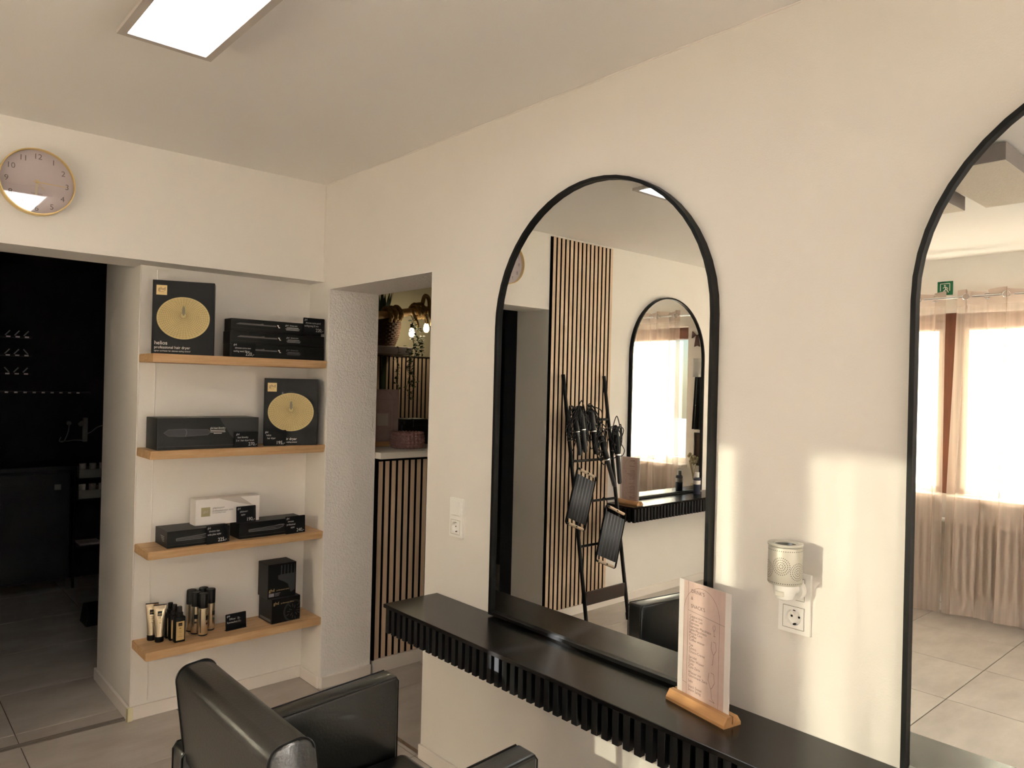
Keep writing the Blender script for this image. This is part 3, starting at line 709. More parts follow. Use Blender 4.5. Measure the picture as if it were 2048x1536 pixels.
# third shelf
def styler_box(label, loc, wd, dp, ht, rot=0, side=False):
    t = carton('styler_box', label, loc, rot, wd, dp, ht, M['box'], 'black styler cartons')
    b = B(); L_ = [(-wd * .36, .030), (-wd * .36, .040), (wd * .02, .046), (wd * .12, .050), (wd * .17, .046), (wd * .17, .040), (wd * .10, .032), (wd * .02, .030)]
    b.prism(L_, (0, E_, 0), X, Z, (0, -.0002, 0)); pr_ = b.build('styler_print', M['dkprint'], t, local=True)
    b = B(); b.line(L_ + [L_[0]], .0013, (0, E_ - .0004, 0), X, Z); b.line([(wd * .05, .047), (wd * .17, .050), (wd * .19, .046)], .0016, (0, E_ - .0004, 0), X, Z); b.line([(-wd * .36, .036), (wd * .05, .038)], .0008, (0, E_ - .0004, 0), X, Z); b.build('styler_outline', mat('light_outline', srgb(150, 148, 146), .5), pr_, local=True)
    b = B()
    for j in range(3): b.line([(wd * .27, .046 - .006 * j), (wd * .42, .046 - .006 * j)], .0016, (0, E_, 0), X, Z)
    if side:
        for j in range(4): b.line([(.03, .046 - .007 * j), (.03 + .05 - .008 * j, .046 - .007 * j)], .0016, (-wd / 2 - .0004, .01, 0), Y, Z)
    b.build('lettering', M['whiteprint'], t, local=True)
    b = B(); b.line([(-wd / 2 + .001, .012), (wd / 2 - .001, .012)], .0008, (0, E_, 0), X, Z); b.build('carton_edge', M['greyprint'], t, local=True)
    return t
styler_box('low black styler carton at the left end of the third shelf', (-.590, -.034, SH[2]), .270, .165, .073, 0, True)
styler_box('low black styler carton at the right of the third shelf', (-.246, -.020, SH[2]), .318, .115, .0735)
t = carton('styler_box', 'white styler carton lying across the two black cartons on the third shelf', (-.4435, .018, SH[2] + .0742), 0, .294, .075, .118, M['boxw'])
b = B(); b.poly([(-.045, .1175), (.055, .1175), (.115, .074), (.045, .090)], (0, E_, 0), X, Z); b.build('grey_facet', M['shadeprint'], t, local=True)
b = B(); b.prism([(-.123, .040), (-.083, .040), (-.083, .081), (-.123, .081)], (0, E_, 0), X, Z, (0, -.0004, 0)); lg = b.build('logo_square', mat('olive_gold', srgb(176, 166, 126), .45), t, local=True)
b = B(); b.text('ghd', .015, (-.103, E_ - .0007, .056), X, Z, 'CENTER'); b.build('logo', M['shadeprint'], lg, local=True)
b = B(); b.text('platinum+', .0135, (-.072, E_, .071), X, Z); b.text('professional smart styler', .0095, (-.072, E_, .060), X, Z); b.text('for unparalleled results', .0065, (-.072, E_, .051), X, Z); b.build('lettering', M['greyprint'], t, local=True)
price_card('chalk price card reading 190 standing in front of the white carton', (-.372, -.016, SH[2] + .0742), math.radians(3), .094, .077, ['ghd', '  platinum+', '      styler'], '190,-', math.radians(-4), foot=False)
price_card('chalk price card reading 225 in front of the left styler carton', (-.5135, -.0415, SH[2]), math.radians(6), .100, .081, ['ghd', 'chronos max', 'wide plate styler'], '225,-', math.radians(-3), foot=False)
price_card('chalk price card reading 240 in front of the right styler carton', (-.135, -.0320, SH[2]), math.radians(3), .104, .084, ['ghd', 'chronos', 'professional', '        styler'], '240,-', math.radians(-3), foot=False)
# lowest shelf
def tube_bottle(label, loc, rot):
    t = thing('cream_tube', label, 'tube', loc, rot, 'champagne cream tubes')
    b = B(); b.lathe([(0, 0), (.0175, 0), (.0185, .002), (.0185, .0215), (.018, .024), (0, .024)], (0, 0, 0), 'Z', 24); b.build('cap', M['rubber'], t, smooth=True, local=True)
    b = B(); n = 24; rings = []
    for z, rx, ry in ((.024, .0182, .0182), (.05, .0190, .0165), (.10, .0215, .0095), (.14, .0245, .003), (.147, .0255, .0012), (.160, .0255, .0010)):
        rings.append([b.bm.verts.new((rx * math.cos(2 * PI * k / n), ry * math.sin(2 * PI * k / n), z)) for k in range(n)])
    for A, C in zip(rings, rings[1:]):
        for k in range(n): b.bm.faces.new((A[k], A[(k + 1) % n], C[(k + 1) % n], C[k]))
    b.bm.faces.new(rings[-1]); b.bm.faces.new(rings[0][::-1]); body = b.build('body', M['tubegold'], t, smooth=True, local=True)
    b = B(); b.box(-.0258, .0258, -.0016, .0016, .1585, .1625); b.build('crimp', mat('dark_crimp', srgb(62, 42, 38), .5), t, local=True)
    def fy(z): return -(.0095 + (.14 - z) / .04 * .0065 if z < .14 else .003) - .0006
    b = B(); b.poly([(-.009, .116), (.009, .116), (.009, .134), (-.009, .134)], (0, -.0084, 0), X, Vector((0, .16, 1)) * .99) if False else b.grid(lambda i, j: Vector((-.009 + .018 * i, -(.0095 - (.0065) * ((.114 + .02 * j) - .10) / .04) - .0009, .114 + .02 * j)), 1, 3); lg = b.build('logo_square', M['rubber'], t, local=True)
    b = B()
    for z, w_ in ((.106, .014), (.097, .020), (.090, .018), (.083, .012)): b.line([(-w_ / 2, z), (w_ / 2, z)], .0016, (0, -(.0095 + (.10 - z) / .05 * .007) - .0009, 0), X, Z)
    b.text('ghd', .0085, (0, -.0088, .121), X, Z, 'CENTER'); b.build('lettering', M['goldprint'], t, local=True)
    return t
tube_bottle('front champagne cream tube standing on its black cap, left end of lowest shelf', (-.718, .062, SH[3]), math.radians(-14))
tube_bottle('rear champagne cream tube standing on its black cap, left end of lowest shelf', (-.738, .106, SH[3]), math.radians(-14))
def spray_bottle(label, loc):
    t = thing('spray_bottle', label, 'bottle', loc, 0, 'black square spray bottles')
    b = B(); b.box(-.0225, .0225, -.016, .016, 0, .112, .004, 2); b.build('body', M['box'], t, smooth=True, local=True)
    b = B(); b.lathe([(.014, .112), (.0150, .113), (.0150, .128), (.012, .129), (.0105, .130), (.0105, .152), (.0095, .155), (0, .155)], (0, 0, 0), 'Z', 20); b.build('cap', M['rubber'], t, smooth=True, local=True)
    b = B(); b.prism([(-.017, .010), (.017, .010), (.017, .092), (-.017, .092)], (0, -.0162, 0), X, Z, (0, -.0003, 0)); lb = b.build('label', mat('tan_label', srgb(206, 176, 122), .5), t, local=True)
    b = B(); b.poly([(-.008, .072), (.008, .072), (.008, .086), (-.008, .086)], (0, -.0168, 0), X, Z); b.build('logo_square', M['rubber'], lb, local=True)
    b = B(); b.text('ghd', .007, (0, -.0171, .0765), X, Z, 'CENTER')
    b.line([(-.004, .062), (.004, .062)], .005, (0, -.0168, 0), X, Z)
    for z, w_ in ((.050, .012), (.044, .012), (.034, .005), (.026, .018)): b.line([(-w_ / 2, z), (w_ / 2, z)], .0014, (0, -.0168, 0), X, Z)
    b.build('lettering', mat('label_print', srgb(140, 112, 60), .6), lb, local=True)
    return t
spray_bottle('front black square spray bottle with tan label on the lowest shelf', (-.652, .010, SH[3]))
spray_bottle('middle black square spray bottle behind the labelled one on the lowest shelf', (-.660, .050, SH[3]))
spray_bottle('rearmost black square spray bottle on the lowest shelf, next to the wall', (-.665, .090, SH[3]))
def spray_can(label, loc, rot, accent):
    t = thing('spray_can', label, 'spray can', loc, rot, 'champagne spray cans')
    b = B(); b.lathe([(0, 0), (.019, 0), (.0205, .002), (.0205, .006)], (0, 0, 0), 'Z', 28); b.build('bottom_rim', M['rubber'], t, smooth=True, local=True)
    b = B(); b.lathe([(.0202, .0062), (.0205, .007), (.0205, .124), (.019, .126), (0, .126)], (0, 0, 0), 'Z', 28); body = b.build('body', M['tubegold'], t, smooth=True, local=True)
    b = B(); b.lathe([(.0200, .125), (.0208, .126), (.0208, .186), (.0195, .189), (0, .189)], (0, 0, 0), 'Z', 28); b.build('cap', M['rubber'], t, smooth=True, local=True)
    def cyl_patch(a0, a1, z0, z1, r=.0208): return B().grid(lambda i, j: Vector((r * math.sin(a0 + (a1 - a0) * i), -r * math.cos(a0 + (a1 - a0) * i), z0 + (z1 - z0) * j)), 6, 1)
    cyl_patch(.25, 1.0, .070, .090).build('logo_square', M['rubber'], body, local=True)
    cyl_patch(.3, .85, .050, .058).build('accent_print', accent, body, local=True)
    cyl_patch(-.95, -.80, .015, .120).build('print_stripe', M['rubber'], body, local=True)
    return t
acc = [mat('maroon_print', srgb(118, 52, 56), .5), mat('green_print', srgb(70, 128, 92), .5), mat('brown_print', srgb(90, 62, 40), .5)]
spray_can('frontmost of five champagne spray cans with black caps on the lowest shelf', (-.541, .032, SH[3]), 0, acc[0])
spray_can('second champagne spray can, just left behind the frontmost can', (-.558, .076, SH[3]), math.radians(-55), acc[2])
spray_can('rear left champagne spray can of the five, next to the wall', (-.564, .122, SH[3]), math.radians(60), acc[2])
spray_can('champagne spray can with green print at the right of the five', (-.489, .088, SH[3]), math.radians(-10), acc[1])
spray_can('rearmost champagne spray can hidden behind the other cans', (-.508, .1265, SH[3]), math.radians(20), acc[1])
price_card('low chalk price card listing two prices on the lowest shelf', (-.393, .020, SH[3]), math.radians(3), .098, .074, ['ghd', '  Diffuser   22,-', 'Kammaufsatz 23,-'], None, math.radians(-5), True)
t = carton('nozzle_box', 'lower black carton with round diffuser picture, right of the lowest shelf', (-.166, -.018, SH[3]), math.radians(2), .146, .140, .117, M['box'], 'black nozzle cartons')
b = B()
for rr in (.052, .047): b.line([(min(.072, .040 + rr * math.cos(q)), max(.002, .046 + rr * math.sin(q))) for q in [2 * PI * i / 40 for i in range(41)]], .0022, (0, E_, 0), X, Z)
for k in range(14):
    q = 2 * PI * k / 14; r0 = .012 + .008 * (k % 3)
    p0 = (.040 + r0 * math.cos(q), .046 + r0 * math.sin(q)); p1 = (min(.071, .040 + (r0 + .016) * math.cos(q)), max(.003, .046 + (r0 + .016) * math.sin(q)))
    b.line([p0, p1], .003, (0, E_, 0), X, Z)
b.build('diffuser_print', mat('charcoal_print', srgb(66, 66, 66), .4), t, local=True)
b = B(); b.text('ghd', .020, (-.066, E_, .090), X, Z); b.text('professional diffuser', .0085, (-.028, E_, .0905), X, Z); b.build('lettering', M['goldprint'], t, local=True)
b = B(); b.poly([(.012, .008), (.125, .008), (.125, .020), (.012, .020)], (-.0735, 0, 0), Y, Z); b.build('barcode_strip', mat('mid_grey', srgb(96, 92, 90), .5), t, local=True)
t = carton('nozzle_box', 'upper black carton with comb nozzle picture, stacked on the diffuser carton', (-.184, -.006, SH[3] + .1175), math.radians(0), .142, .115, .164, M['box'], 'black nozzle cartons')
b = B(); cp = [(-.022, .108), (-.008, .112), (.066, .112), (.066, .030), (.045, .020), (.036, .040), (.030, .060), (.010, .075), (-.020, .090)]
b.prism(cp, (0, E_, 0), X, Z, (0, -.0002, 0))
for k in range(5): b.prism([(-.008 + .017 * k, .112), (-.003 + .017 * k, .112), (-.001 + .016 * k, .155), (-.007 + .017 * k, .155)], (0, E_, 0), X, Z, (0, -.0002, 0))
b.build('comb_print', mat('charcoal_print2', srgb(58, 60, 62), .35), t, local=True)
b = B(); b.text('ghd', .020, (-.066, E_, .034), X, Z); b.text('professional comb nozzle', .0085, (-.028, E_, .0355), X, Z); b.build('lettering', M['goldprint'], t, local=True)
b = B(); b.poly([(-.066, .010), (-.040, .010), (-.040, .026), (-.066, .026)], (0, E_, 0), X, Z)
for j in range(3): b.line([(-.036, .024 - .006 * j), (-.008 - .004 * j, .024 - .006 * j)], .0018, (0, E_, 0), X, Z)
b.build('small_print', mat('grey_lilac_print', srgb(150, 146, 150), .5), t, local=True)

# ================================================================== SALON CHAIR
CHY0, CHY1 = -1.546, -2.186
t = thing('salon_chair', 'black leather salon chair with square arms in front of the mirror', 'chair', (-.9, -1.866, 0), 0)
def cushion(nm, x0, x1, y0, y1, z0, z1, bev, mt=None, seg=4, parent=t):
    b = B(); b.box(x0, x1, y0, y1, z0, z1, bev, seg)
    if mt is not None: b._mark(list(b.bm.verts), mt)
    return b.build(nm, M['leather'], parent, smooth=True, ang=50)
def slope(vs):
    for v in vs:
        if v.co.z > .5: v.co.z += .034 * (v.co.x + .570) / .595
for s_, (ya, yb_) in enumerate(((-1.612, -1.546), (-2.186, -2.120))):
    b = B(); b.box(-1.165, -.570, ya, yb_, .33, .682, .010, 3); slope(b.bm.verts); a = b.build('armrest', M['leather'], t, smooth=True, ang=50)
    for yy in (ya + .0012, yb_ - .0012):
        b = B(); b.tube([(-1.1640, yy, .36), (-1.1640, yy, .668), (-1.155, yy, .6805), (-.580, yy, .6805), (-.5712, yy, .668), (-.5712, yy, .345)], .0022, 6); slope(b.bm.verts)
        b.build('seam_piping', M['rubber'], a, smooth=True)
cushion('seat', -1.12, -.545, -2.119, -1.613, .335, .462, .022)
rk = Matrix.Translation((-1.10, 0, .60)) @ Matrix.Rotation(math.radians(-7), 4, 'Y') @ Matrix.Translation((1.10, 0, -.60))
prof = rrect(-1.152, -1.060, .606, .852, .032, 8)
b = B(); b.prism(prof, (0, -2.112, 0), X, Z, (0, .510, 0))
bmesh.ops.bevel(b.bm, geom=[e for e in b.bm.edges if abs(e.verts[0].co.y - e.verts[1].co.y) < 1e-6], offset=.007, segments=3, profile=.5, affect='EDGES')
b._mark(list(b.bm.verts), rk); bk = b.build('backrest', M['leather'], t, smooth=True, ang=50)
for yy in (-1.6055, -2.1085):
    b = B(); b.tube([(x, yy, z) for x, z in rrect(-1.1525, -1.0595, .6055, .8525, .032, 8)], .0022, 6, closed=True); b._mark(list(b.bm.verts), rk); b.build('seam_piping', M['rubber'], bk, smooth=True)
b = B()
for yy in (-1.72, -1.99): b.tube([(-1.10, yy, .64), (-1.125, yy, .52), (-1.10, yy, .40)], .012, 10)
b.build('back_bracket', M['chrome'], t, smooth=True)
b = B(); b.box(-1.02, -.64, -2.0, -1.73, .30, .335); b.build('seat_plate', M['frame'], t)
b = B(); b.lathe([(.036, .02), (.036, .16), (.028, .165), (.028, .30)], (-.84, -1.866, 0), 'Z', 24); b.build('hydraulic_column', M['chrome'], t, smooth=True)
b = B(); b.lathe([(.27, 0), (.27, .008), (.26, .014), (.06, .024), (0, .024)], (-.84, -1.866, 0), 'Z', 48); b.build('foot_plate', M['chrome'], t, smooth=True)

# ================================================================== SLAT PANEL + LADDER (seen in mirror)
t = thing('slat_panel', 'floor to ceiling oak slat panel on black felt beside the ladder', 'wall panel', (-1.9175, 0, .06), 0, 'oak slat panels')
b = B(); b.box(-2.2175, -1.6180, -.0075, -.0003, .060, 2.486); b.build('felt_backing', M['felt'], t)
ref = None
for k in range(15):
    x0 = -1.6310 - .0400 * k
    if ref is None:
        b = B(); b.box(x0 - .0265, x0, -.0138, -.0077, .060, 2.486, .0006, 1); ref = veneer(b.build('slat', M['felt'], t))
    else: linkcopy(ref, t, (-.0400 * k, 0, 0))
LX0, LX1 = -1.728, -2.128
def ladY(z): return -.0335 - (1.60 - z) / 1.60 * .262
t = thing('ladder_rack', 'black leaning ladder rack holding hair tools against the slat panel', 'ladder rack', ((LX0 + LX1) / 2, -.28, 0))
for x in (LX0, LX1):
    b = B(); b.tube([(x, ladY(0.0), 0.0), (x, ladY(1.60), 1.60)], .0125, 12); b.build('rail', M['frame'], t, smooth=True)
    b = B(); b.tube([(x, ladY(.0), .0), (x, ladY(.045), .045)], .0155, 12); b.build('foot_cap', M['rubber'], t, smooth=True)
for z in (1.307, 1.044, .783, .512):
    b = B(); b.tube([(LX0, ladY(z), z), (LX1, ladY(z), z)], .0085, 10); b.build('rung', M['frame'], t, smooth=True)
b = B(); b.box(LX1 + .012, LX0 - .012, -.006, .006, .150, .236, .002, 1); b._mark(list(b.bm.verts), Matrix.Translation((0, ladY(.193), 0))); b.build('brace_board', M['darkwood'], t)
# hair tools hanging in front of rungs
def hair_tool(name, label, top, bot, rad, mt, cordseed, thick=None, flat=False):
    top, bot = Vector(top), Vector(bot)
    t = thing(name, label, 'hair tool', (top.x, top.y, top.z), 0, 'hair tools hung on the ladder')
    ax = (bot - top).normalized(); L = (bot - top).length
    pr_ = [0, .02, .06, .10, L * .50, L * .52, L * .97, L]; rr = [rad * .5, rad * .9, rad, rad * 1.05, rad * 1.05, rad * .8, rad * .75, rad * .5]
    k = 4 if not flat else 4
    b = B(); b.tube([top + ax * q for q in pr_[:5]], rr[:5], 14); b.build('handle', mt, t, smooth=True)
    b = B(); b.tube([top + ax * q for q in pr_[4:]], rr[4:], 14); b.build('barrel', M['toolgrey'] if mt is not M['toolgrey'] else M['rubber'], t, smooth=True)
    b = B(); b.tube([top + ax * (L * .495), top + ax * (L * .515)], rad * 1.15, 14); b.build('collar', M['chrome'], t, smooth=True)
    rd = random.Random(cordseed); pts = [top]
    p = top.copy()
    for q in range((thick or 14) + 8):
        a = q * 1.9 + rd.random(); R = rd.uniform(.045, .115)
        pts.append(top + Vector((R * math.cos(a) * .8, -.012 - rd.random() * .018, -.05 + R * math.sin(a) * 1.25 - .004 * q)))
    b = B(); b.tube(spline(pts, 6), .0036, 6); b.build('cord', M['rubber'], t, smooth=True)
    b = B(); e = pts[-1]; b.tube([e, e + Vector((0, 0, -.02)), e + Vector((0, 0, -.045))], [.006, .011, .008], 10); b.build('mains_plug', M['rubber'], t, smooth=True)
    return t
hair_tool('curling_wand', 'flat black styler hanging nearest the left ladder rail', (-1.745, ladY(1.37) - .045, 1.385), (-1.765, ladY(1.1) - .05, 1.085), .018, M['rubber'], 3, 18)
hair_tool('curling_wand', 'black styler with tangled cord hanging second from the left rail', (-1.800, ladY(1.37) - .05, 1.395), (-1.815, ladY(1.1) - .05, 1.10), .020, M['rubber'], 4, 20)
hair_tool('curling_wand', 'thick grey styler hanging in the middle of the top ladder rung', (-1.905, ladY(1.37) - .05, 1.385), (-1.915, ladY(1.1) - .05, 1.085), .021, M['toolgrey'], 5, 16)
hair_tool('curling_wand', 'slanted black curling wand hanging below the top rung', (-1.965, ladY(1.2) - .045, 1.235), (-2.075, ladY(.9) - .05, .865), .019, M['rubber'], 6, 14)
last_tool = hair_tool('curling_wand', 'long black curling wand hanging beside the right ladder rail', (-2.125, ladY(1.2) - .05, 1.270), (-2.125, ladY(.9) - .05, .880), .019, M['rubber'], 8, 18)
b = B(); b.tube(spline([(-2.125, -.16, 1.20), (-2.17, -.15, 1.16), (-2.23, -.13, 1.12), (-2.285, -.10, 1.09), (-2.27, -.10, 1.06), (-2.20, -.13, 1.06), (-2.14, -.16, 1.12)], 8), .0034, 6); b.build('cord_loop', M['rubber'], last_tool, smooth=True)
def foil_tray(label, TL, TR, BL, yy):
    TL, TR, BL = Vector((TL[0], yy, TL[1])), Vector((TR[0], yy, TR[1])), Vector((BL[0], yy, BL[1]))
    u = (TR - TL); wd = u.length; u.normalize(); v0 = BL - TL; v = (v0 - u * v0.dot(u)); v = v0; ht = v.length; v = v.normalized()
    t = thing('foil_tray', label, 'tray', TL, 0, 'ribbed trays on the ladder')
    P = lambda a, c, d=0: TL + u * (a * wd) + v * (c * ht) + Vector((0, d, 0))
    b = B(); b.tube([P(*q) for q in ((.06, 0), (.94, 0), (.99, .02), (1, .05), (1, .95), (.99, .98), (.94, 1), (.06, 1), (.01, .98), (0, .95), (0, .05), (.01, .02))], .0065, 8, closed=True); b.build('frame', M['frame'], t, smooth=True)
    b = B(); n = 48
    b.grid(lambda i, j: P(.03 + .94 * i, .10 + .80 * j, -.002 + .004 * math.sin(2 * PI * 6 * i)), n, 1); g = b.build('ribbed_panel', M['tray'], t, smooth=True, ang=80)
    so = g.modifiers.new('thickness', 'SOLIDIFY'); so.thickness = .003
    for c in (.012, .988):
        b = B(); b.tube([P(.12, c, -.004), P(.88, c, -.004)], .0095, 8); gr = b.build('wooden_grip', M['traywood'], t, smooth=True)
        b = B(); b.tube([P(.47, c, -.0125), P(.53, c, -.0125)], .004, 8); b.build('grip_clip', M['frame'], gr)
    b = B(); q = P(.02, .01); b.tube(spline([q, q + Vector((0, .0, .03)), q + Vector((0, .025, .05)), q + Vector((0, .045, .03))], 5), .003, 6); b.build('hook', M['frame'], t, smooth=True)
    return t
foil_tray('ribbed grey tray with wooden grips on the ladder, the higher one', (-1.705, 1.013), (-1.880, .942), (-1.606, .676), -.203)
foil_tray('ribbed grey tray with wooden grips on the ladder, the lower one', (-1.935, .765), (-2.131, .683), (-1.840, .421), -.250)
# small bottle at right of back counter
t = thing('serum_bottle', 'small navy and white bottle on the back counter, seen in the mirror', 'bottle', (-3.165, -.10, .7195))
b = B(); b.lathe([(0, 0), (.026, 0), (.027, .003), (.027, .120), (.018, .128), (0, .128)], (0, 0, 0), 'Z', 24); b.build('body', M['navy'], t, smooth=True, local=True)
b = B(); b.lathe([(.0275, .075), (.0275, .105)], (0, 0, 0), 'Z', 24, caps=False); b.build('label', M['paper'], t, smooth=True, local=True)
b = B(); b.lathe([(.016, .128), (.017, .130), (.017, .165), (.015, .167), (0, .167)], (0, 0, 0), 'Z', 20); b.build('cap', M['plastic'], t, smooth=True, local=True)

# ================================================================== CURTAINS, RADIATORS, EXIT SIGN
def sheer(label, ya, yb_, za, zb, nf, seed, lean=0.0):
    # ya > yb : left to right as seen in the mirror
    t = thing('sheer_curtain', label, 'curtain', (-4.0, (ya + yb_) / 2, 0), 0, 'sheer eyelet curtains')
    rd = random.Random(seed); ph = [rd.uniform(0, 6.28) for _ in range(4)]
    wd = yb_ - ya
    def f(i, j):
        z = zb + (za - zb) * j
        taper = lean * (1 - j)
        a = 2 * PI * nf * i
        amp = .026 + .010 * math.sin(3 * i + ph[0]) + .006 * math.sin(5 * j + ph[1])
        y = ya + wd * i + taper * (1 - i * .5) + .026 * math.sin(2 * a + ph[2] * .1) * (1 if wd > 0 else -1) + .006 * math.sin(4 * j + 9 * i + ph[3])
        x = -3.955 + amp * math.sin(a)
        if j == 0: z += .012 * math.sin(7 * i + ph[1])
        return Vector((x, y, z))
    hz = .955
    b = B(); b.grid(lambda i, j: f(i, j * hz), nf * 20, 16); b.build('voile', M['sheer'], t, smooth=True, ang=180)
    def f2(i, j):
        p = f(i, hz + (1 - hz) * j); p.x += 0
        if j > .95: p.z += .010 * math.sin(2 * PI * nf * i + 1)
        return p
    b = B(); b.grid(f2, nf * 20, 4); b.build('heading', M['hem'], t, smooth=True, ang=180)
    for k in range(2 * nf):
        i = (k + .0) / (2 * nf) + .25 / nf * 0 + .125 / nf
        p = f(i, .975); zz = 2.203
        b = B(); b.tube([(p.x + .004 * math.cos(q), p.y + .020 * math.cos(q), zz + .020 * math.sin(q)) for q in [2 * PI * m_ / 16 for m_ in range(16)]], .0038, 6, closed=True); b.build('eyelet', M['chrome'], t, smooth=True)
    return t
sheer('sheer blush eyelet curtain at the window nearest the back wall', -.675, -1.555, 2.243, .018, 4, 1, .02)
sheer('sheer blush eyelet curtain at the window beside the exit sign', -1.625, -2.62, 2.243, .018, 4, 2, .05)
t = thing('curtain_rod', 'slim steel curtain rod above the two windows', 'curtain rod', (-4.0, -1.6, 2.203))
b = B(); b.tube([(-3.955, -.45, 2.203), (-3.955, -2.85, 2.203)], .008, 12); b.build('rod', M['chrome'], t, smooth=True)
b = B()
for y in (-.50, -1.59, -2.75): b.tube([(XW + .001, y, 2.203), (-3.955, y, 2.203)], .006, 8)
b.build('bracket', M['chrome'], t, smooth=True)
def cafe(label, ya, yb_, seed):
    t = thing('window_cloth', label, 'curtain', (-4.06, (ya + yb_) / 2, .87), 0, 'cream window cloths')
    wd = yb_ - ya; rd = random.Random(seed); q0 = rd.uniform(0, 6)
    def f(i, j):
        return Vector((-4.132 + .006 + .006 * math.sin(2 * PI * 4 * i + q0) * (1 - .6 * j), ya + wd * i + .012 * (1 - j) * (.5 - i), .875 + 1.12 * j + (.010 * math.sin(2 * PI * 1.5 * i + q0) if j == 0 else 0)))
    b = B(); b.grid(f, 60, 8); b.build('cloth', M['cream'], t, smooth=True, ang=180)
    b = B(); b.tube([(-4.128, ya, 1.997), (-4.128, yb_, 1.997)], .004, 8); b.build('tension_rod', M['plastic'], t, smooth=True)
    return t
cafe('cream cloth hung in the window nearest the back wall', -.860, -1.492, 1)
cafe('cream cloth hung in the window beside the exit sign', -1.628, -2.395, 2)
for lab, y0, n in (('white column radiator under the window nearest the back wall', -.76, 15), ('white column radiator under the window beside the exit sign', -1.565, 16)):
    t = thing('radiator', lab, 'radiator', (XW + .06, y0 - n * .025, .12), 0, 'column radiators')
    ref = None
    for k in range(n):
        yy = y0 - .05 * k - .022
        if ref is None:
            b = B()
            for xx in (XW + .030, XW + .062): b.tube([(xx, yy, .150), (xx, yy, .660)], .0125, 8)
            b.box(XW + .020, XW + .074, yy - .017, yy + .017, .625, .672, .008, 2); b.box(XW + .020, XW + .074, yy - .017, yy + .017, .128, .175, .008, 2)
            ref = b.build('radiator_column', M['rad'], t, smooth=True, ang=50)
        else: linkcopy(ref, t, (0, -.05 * k, 0))
    b = B()
    for zz in (.648, .152): b.tube([(XW + .046, y0 - .005, zz), (XW + .046, y0 - .05 * n + .005, zz)], .012, 8)
    b.tube([(XW + .046, y0 - .05 * n, .152), (XW + .046, y0 - .05 * n, 0)], .008, 8); b.build('header_pipe', M['rad'], t, smooth=True)
    b = B(); b.tube([(XW + .046, y0 - .004, .648), (XW + .046, y0 + .03, .648)], [.014, .018], 12); b.build('valve_head', M['plastic'], t, smooth=True)
t = thing('exit_sign', 'small green emergency exit sign above the curtain rod', 'sign', (XW, -1.51, 2.288))
b = B(); b.box(XW + .0003, XW + .004, -1.560, -1.460, 2.240, 2.338, .001, 1); b.build('sign_plate', M['exit'], t)
b = B(); o = (XW + .0044, -1.510, 2.250); u_, v_ = Y * .1, Z * .1
b.line([(-.30, .20), (-.30, .72), (.30, .72), (.30, .20)], .05, o, u_, v_)
b.poly([(x + .02, y + .58) for x, y in circ(.06, 10)], o, u_, v_)
b.line([(.0, .50), (-.06, .32), (.08, .20), (.02, .05)], .07, o, u_, v_); b.line([(-.06, .32), (-.16, .22), (-.22, .08)], .06, o, u_, v_); b.line([(.14, .40), (0, .48), (-.14, .42), (-.18, .30)], .05, o, u_, v_)
b.build('pictogram', M['whiteprint'], t)
# things on the window wall beside the window, seen twice mirrored
t = thing('styling_cape', 'black styling cape on a wall hook beside the window', 'cape', (XW, -.53, 1.7))
b = B(); b.grid(lambda i, j: Vector((XW + .03 + .022 * math.sin(2 * PI * 3 * i) * (1 - j), -.53 + (.5 - i) * (.10 + .06 * (1 - j)) * (1 if j < .9 else .6), 1.16 + .62 * j)), 40, 10); o = b.build('cape_fabric', M['capegrey'], t, smooth=True, ang=180)
b = B(); b.tube([(XW, -.53, 1.80), (XW + .05, -.53, 1.79), (XW + .055, -.53, 1.81)], .005, 8); b.build('wall_hook', M['chrome'], t, smooth=True)
o = B().grid(lambda i, j: Vector((XW + .062 + .006 * math.sin(9 * i), -.53 + (.5 - i) * .11, 1.64 + .17 * j)), 12, 4).build('hand_towel', M['towel'], smooth=True); tag(o, 'pale towel hanging over the black cape', 'towel')
so = o.modifiers.new('thickness', 'SOLIDIFY'); so.thickness = .006
t = thing('ribbon_bow', 'brown ribbon bow on the wall above the cape', 'bow', (XW, -.59, 2.03))
b = B(); b.prism([(-.01, 0), (-.05, .035), (-.055, -.03)], (XW + .001, -.59, 2.03), Y, Z, (.012, 0, 0)); b.prism([(.01, 0), (.05, .035), (.055, -.03)], (XW + .001, -.59, 2.03), Y, Z, (.012, 0, 0)); b.build('loop', M['bow'], t)
b = B(); b.prism([(-.012, 0), (.012, 0), (.03, -.11), (.0, -.10), (-.03, -.11)], (XW + .001, -.59, 2.03), Y, Z, (.008, 0, 0)); b.build('tail', M['bow'], t)
t = thing('wall_picture', 'narrow brown framed picture below the cape', 'picture', (XW, -.53, .95))
b = B(); b.ring_prism([(-.07, -.15), (.07, -.15), (.07, .15), (-.07, .15)], [(-.055, -.135), (.055, -.135), (.055, .135), (-.055, .135)], (XW + .001, -.52, .98), Y, Z, (.018, 0, 0)); b.build('frame', M['darkwood'], t)
b = B(); b.box(XW + .001, XW + .006, -.575, -.465, .845, 1.115); b.build('canvas', mat('picture_brown', srgb(96, 70, 58), .7, var=.4, vscale=20), t)
t = thing('dried_bouquet', 'bunch of dried cream flowers hanging below the picture', 'dried flowers', (XW + .05, -.60, .86))
rd = random.Random(2); b = B()
for k in range(22):
    p = Vector((XW + .045 + rd.uniform(-.025, .03), -.575 + rd.uniform(-.045, .045), .88 + rd.uniform(-.05, .06)))
    bmesh.ops.create_icosphere(b.bm, subdivisions=1, radius=rd.uniform(.010, .018), matrix=Matrix.Translation(p))
b.build('flower_head', M['dried'], t)
b = B()
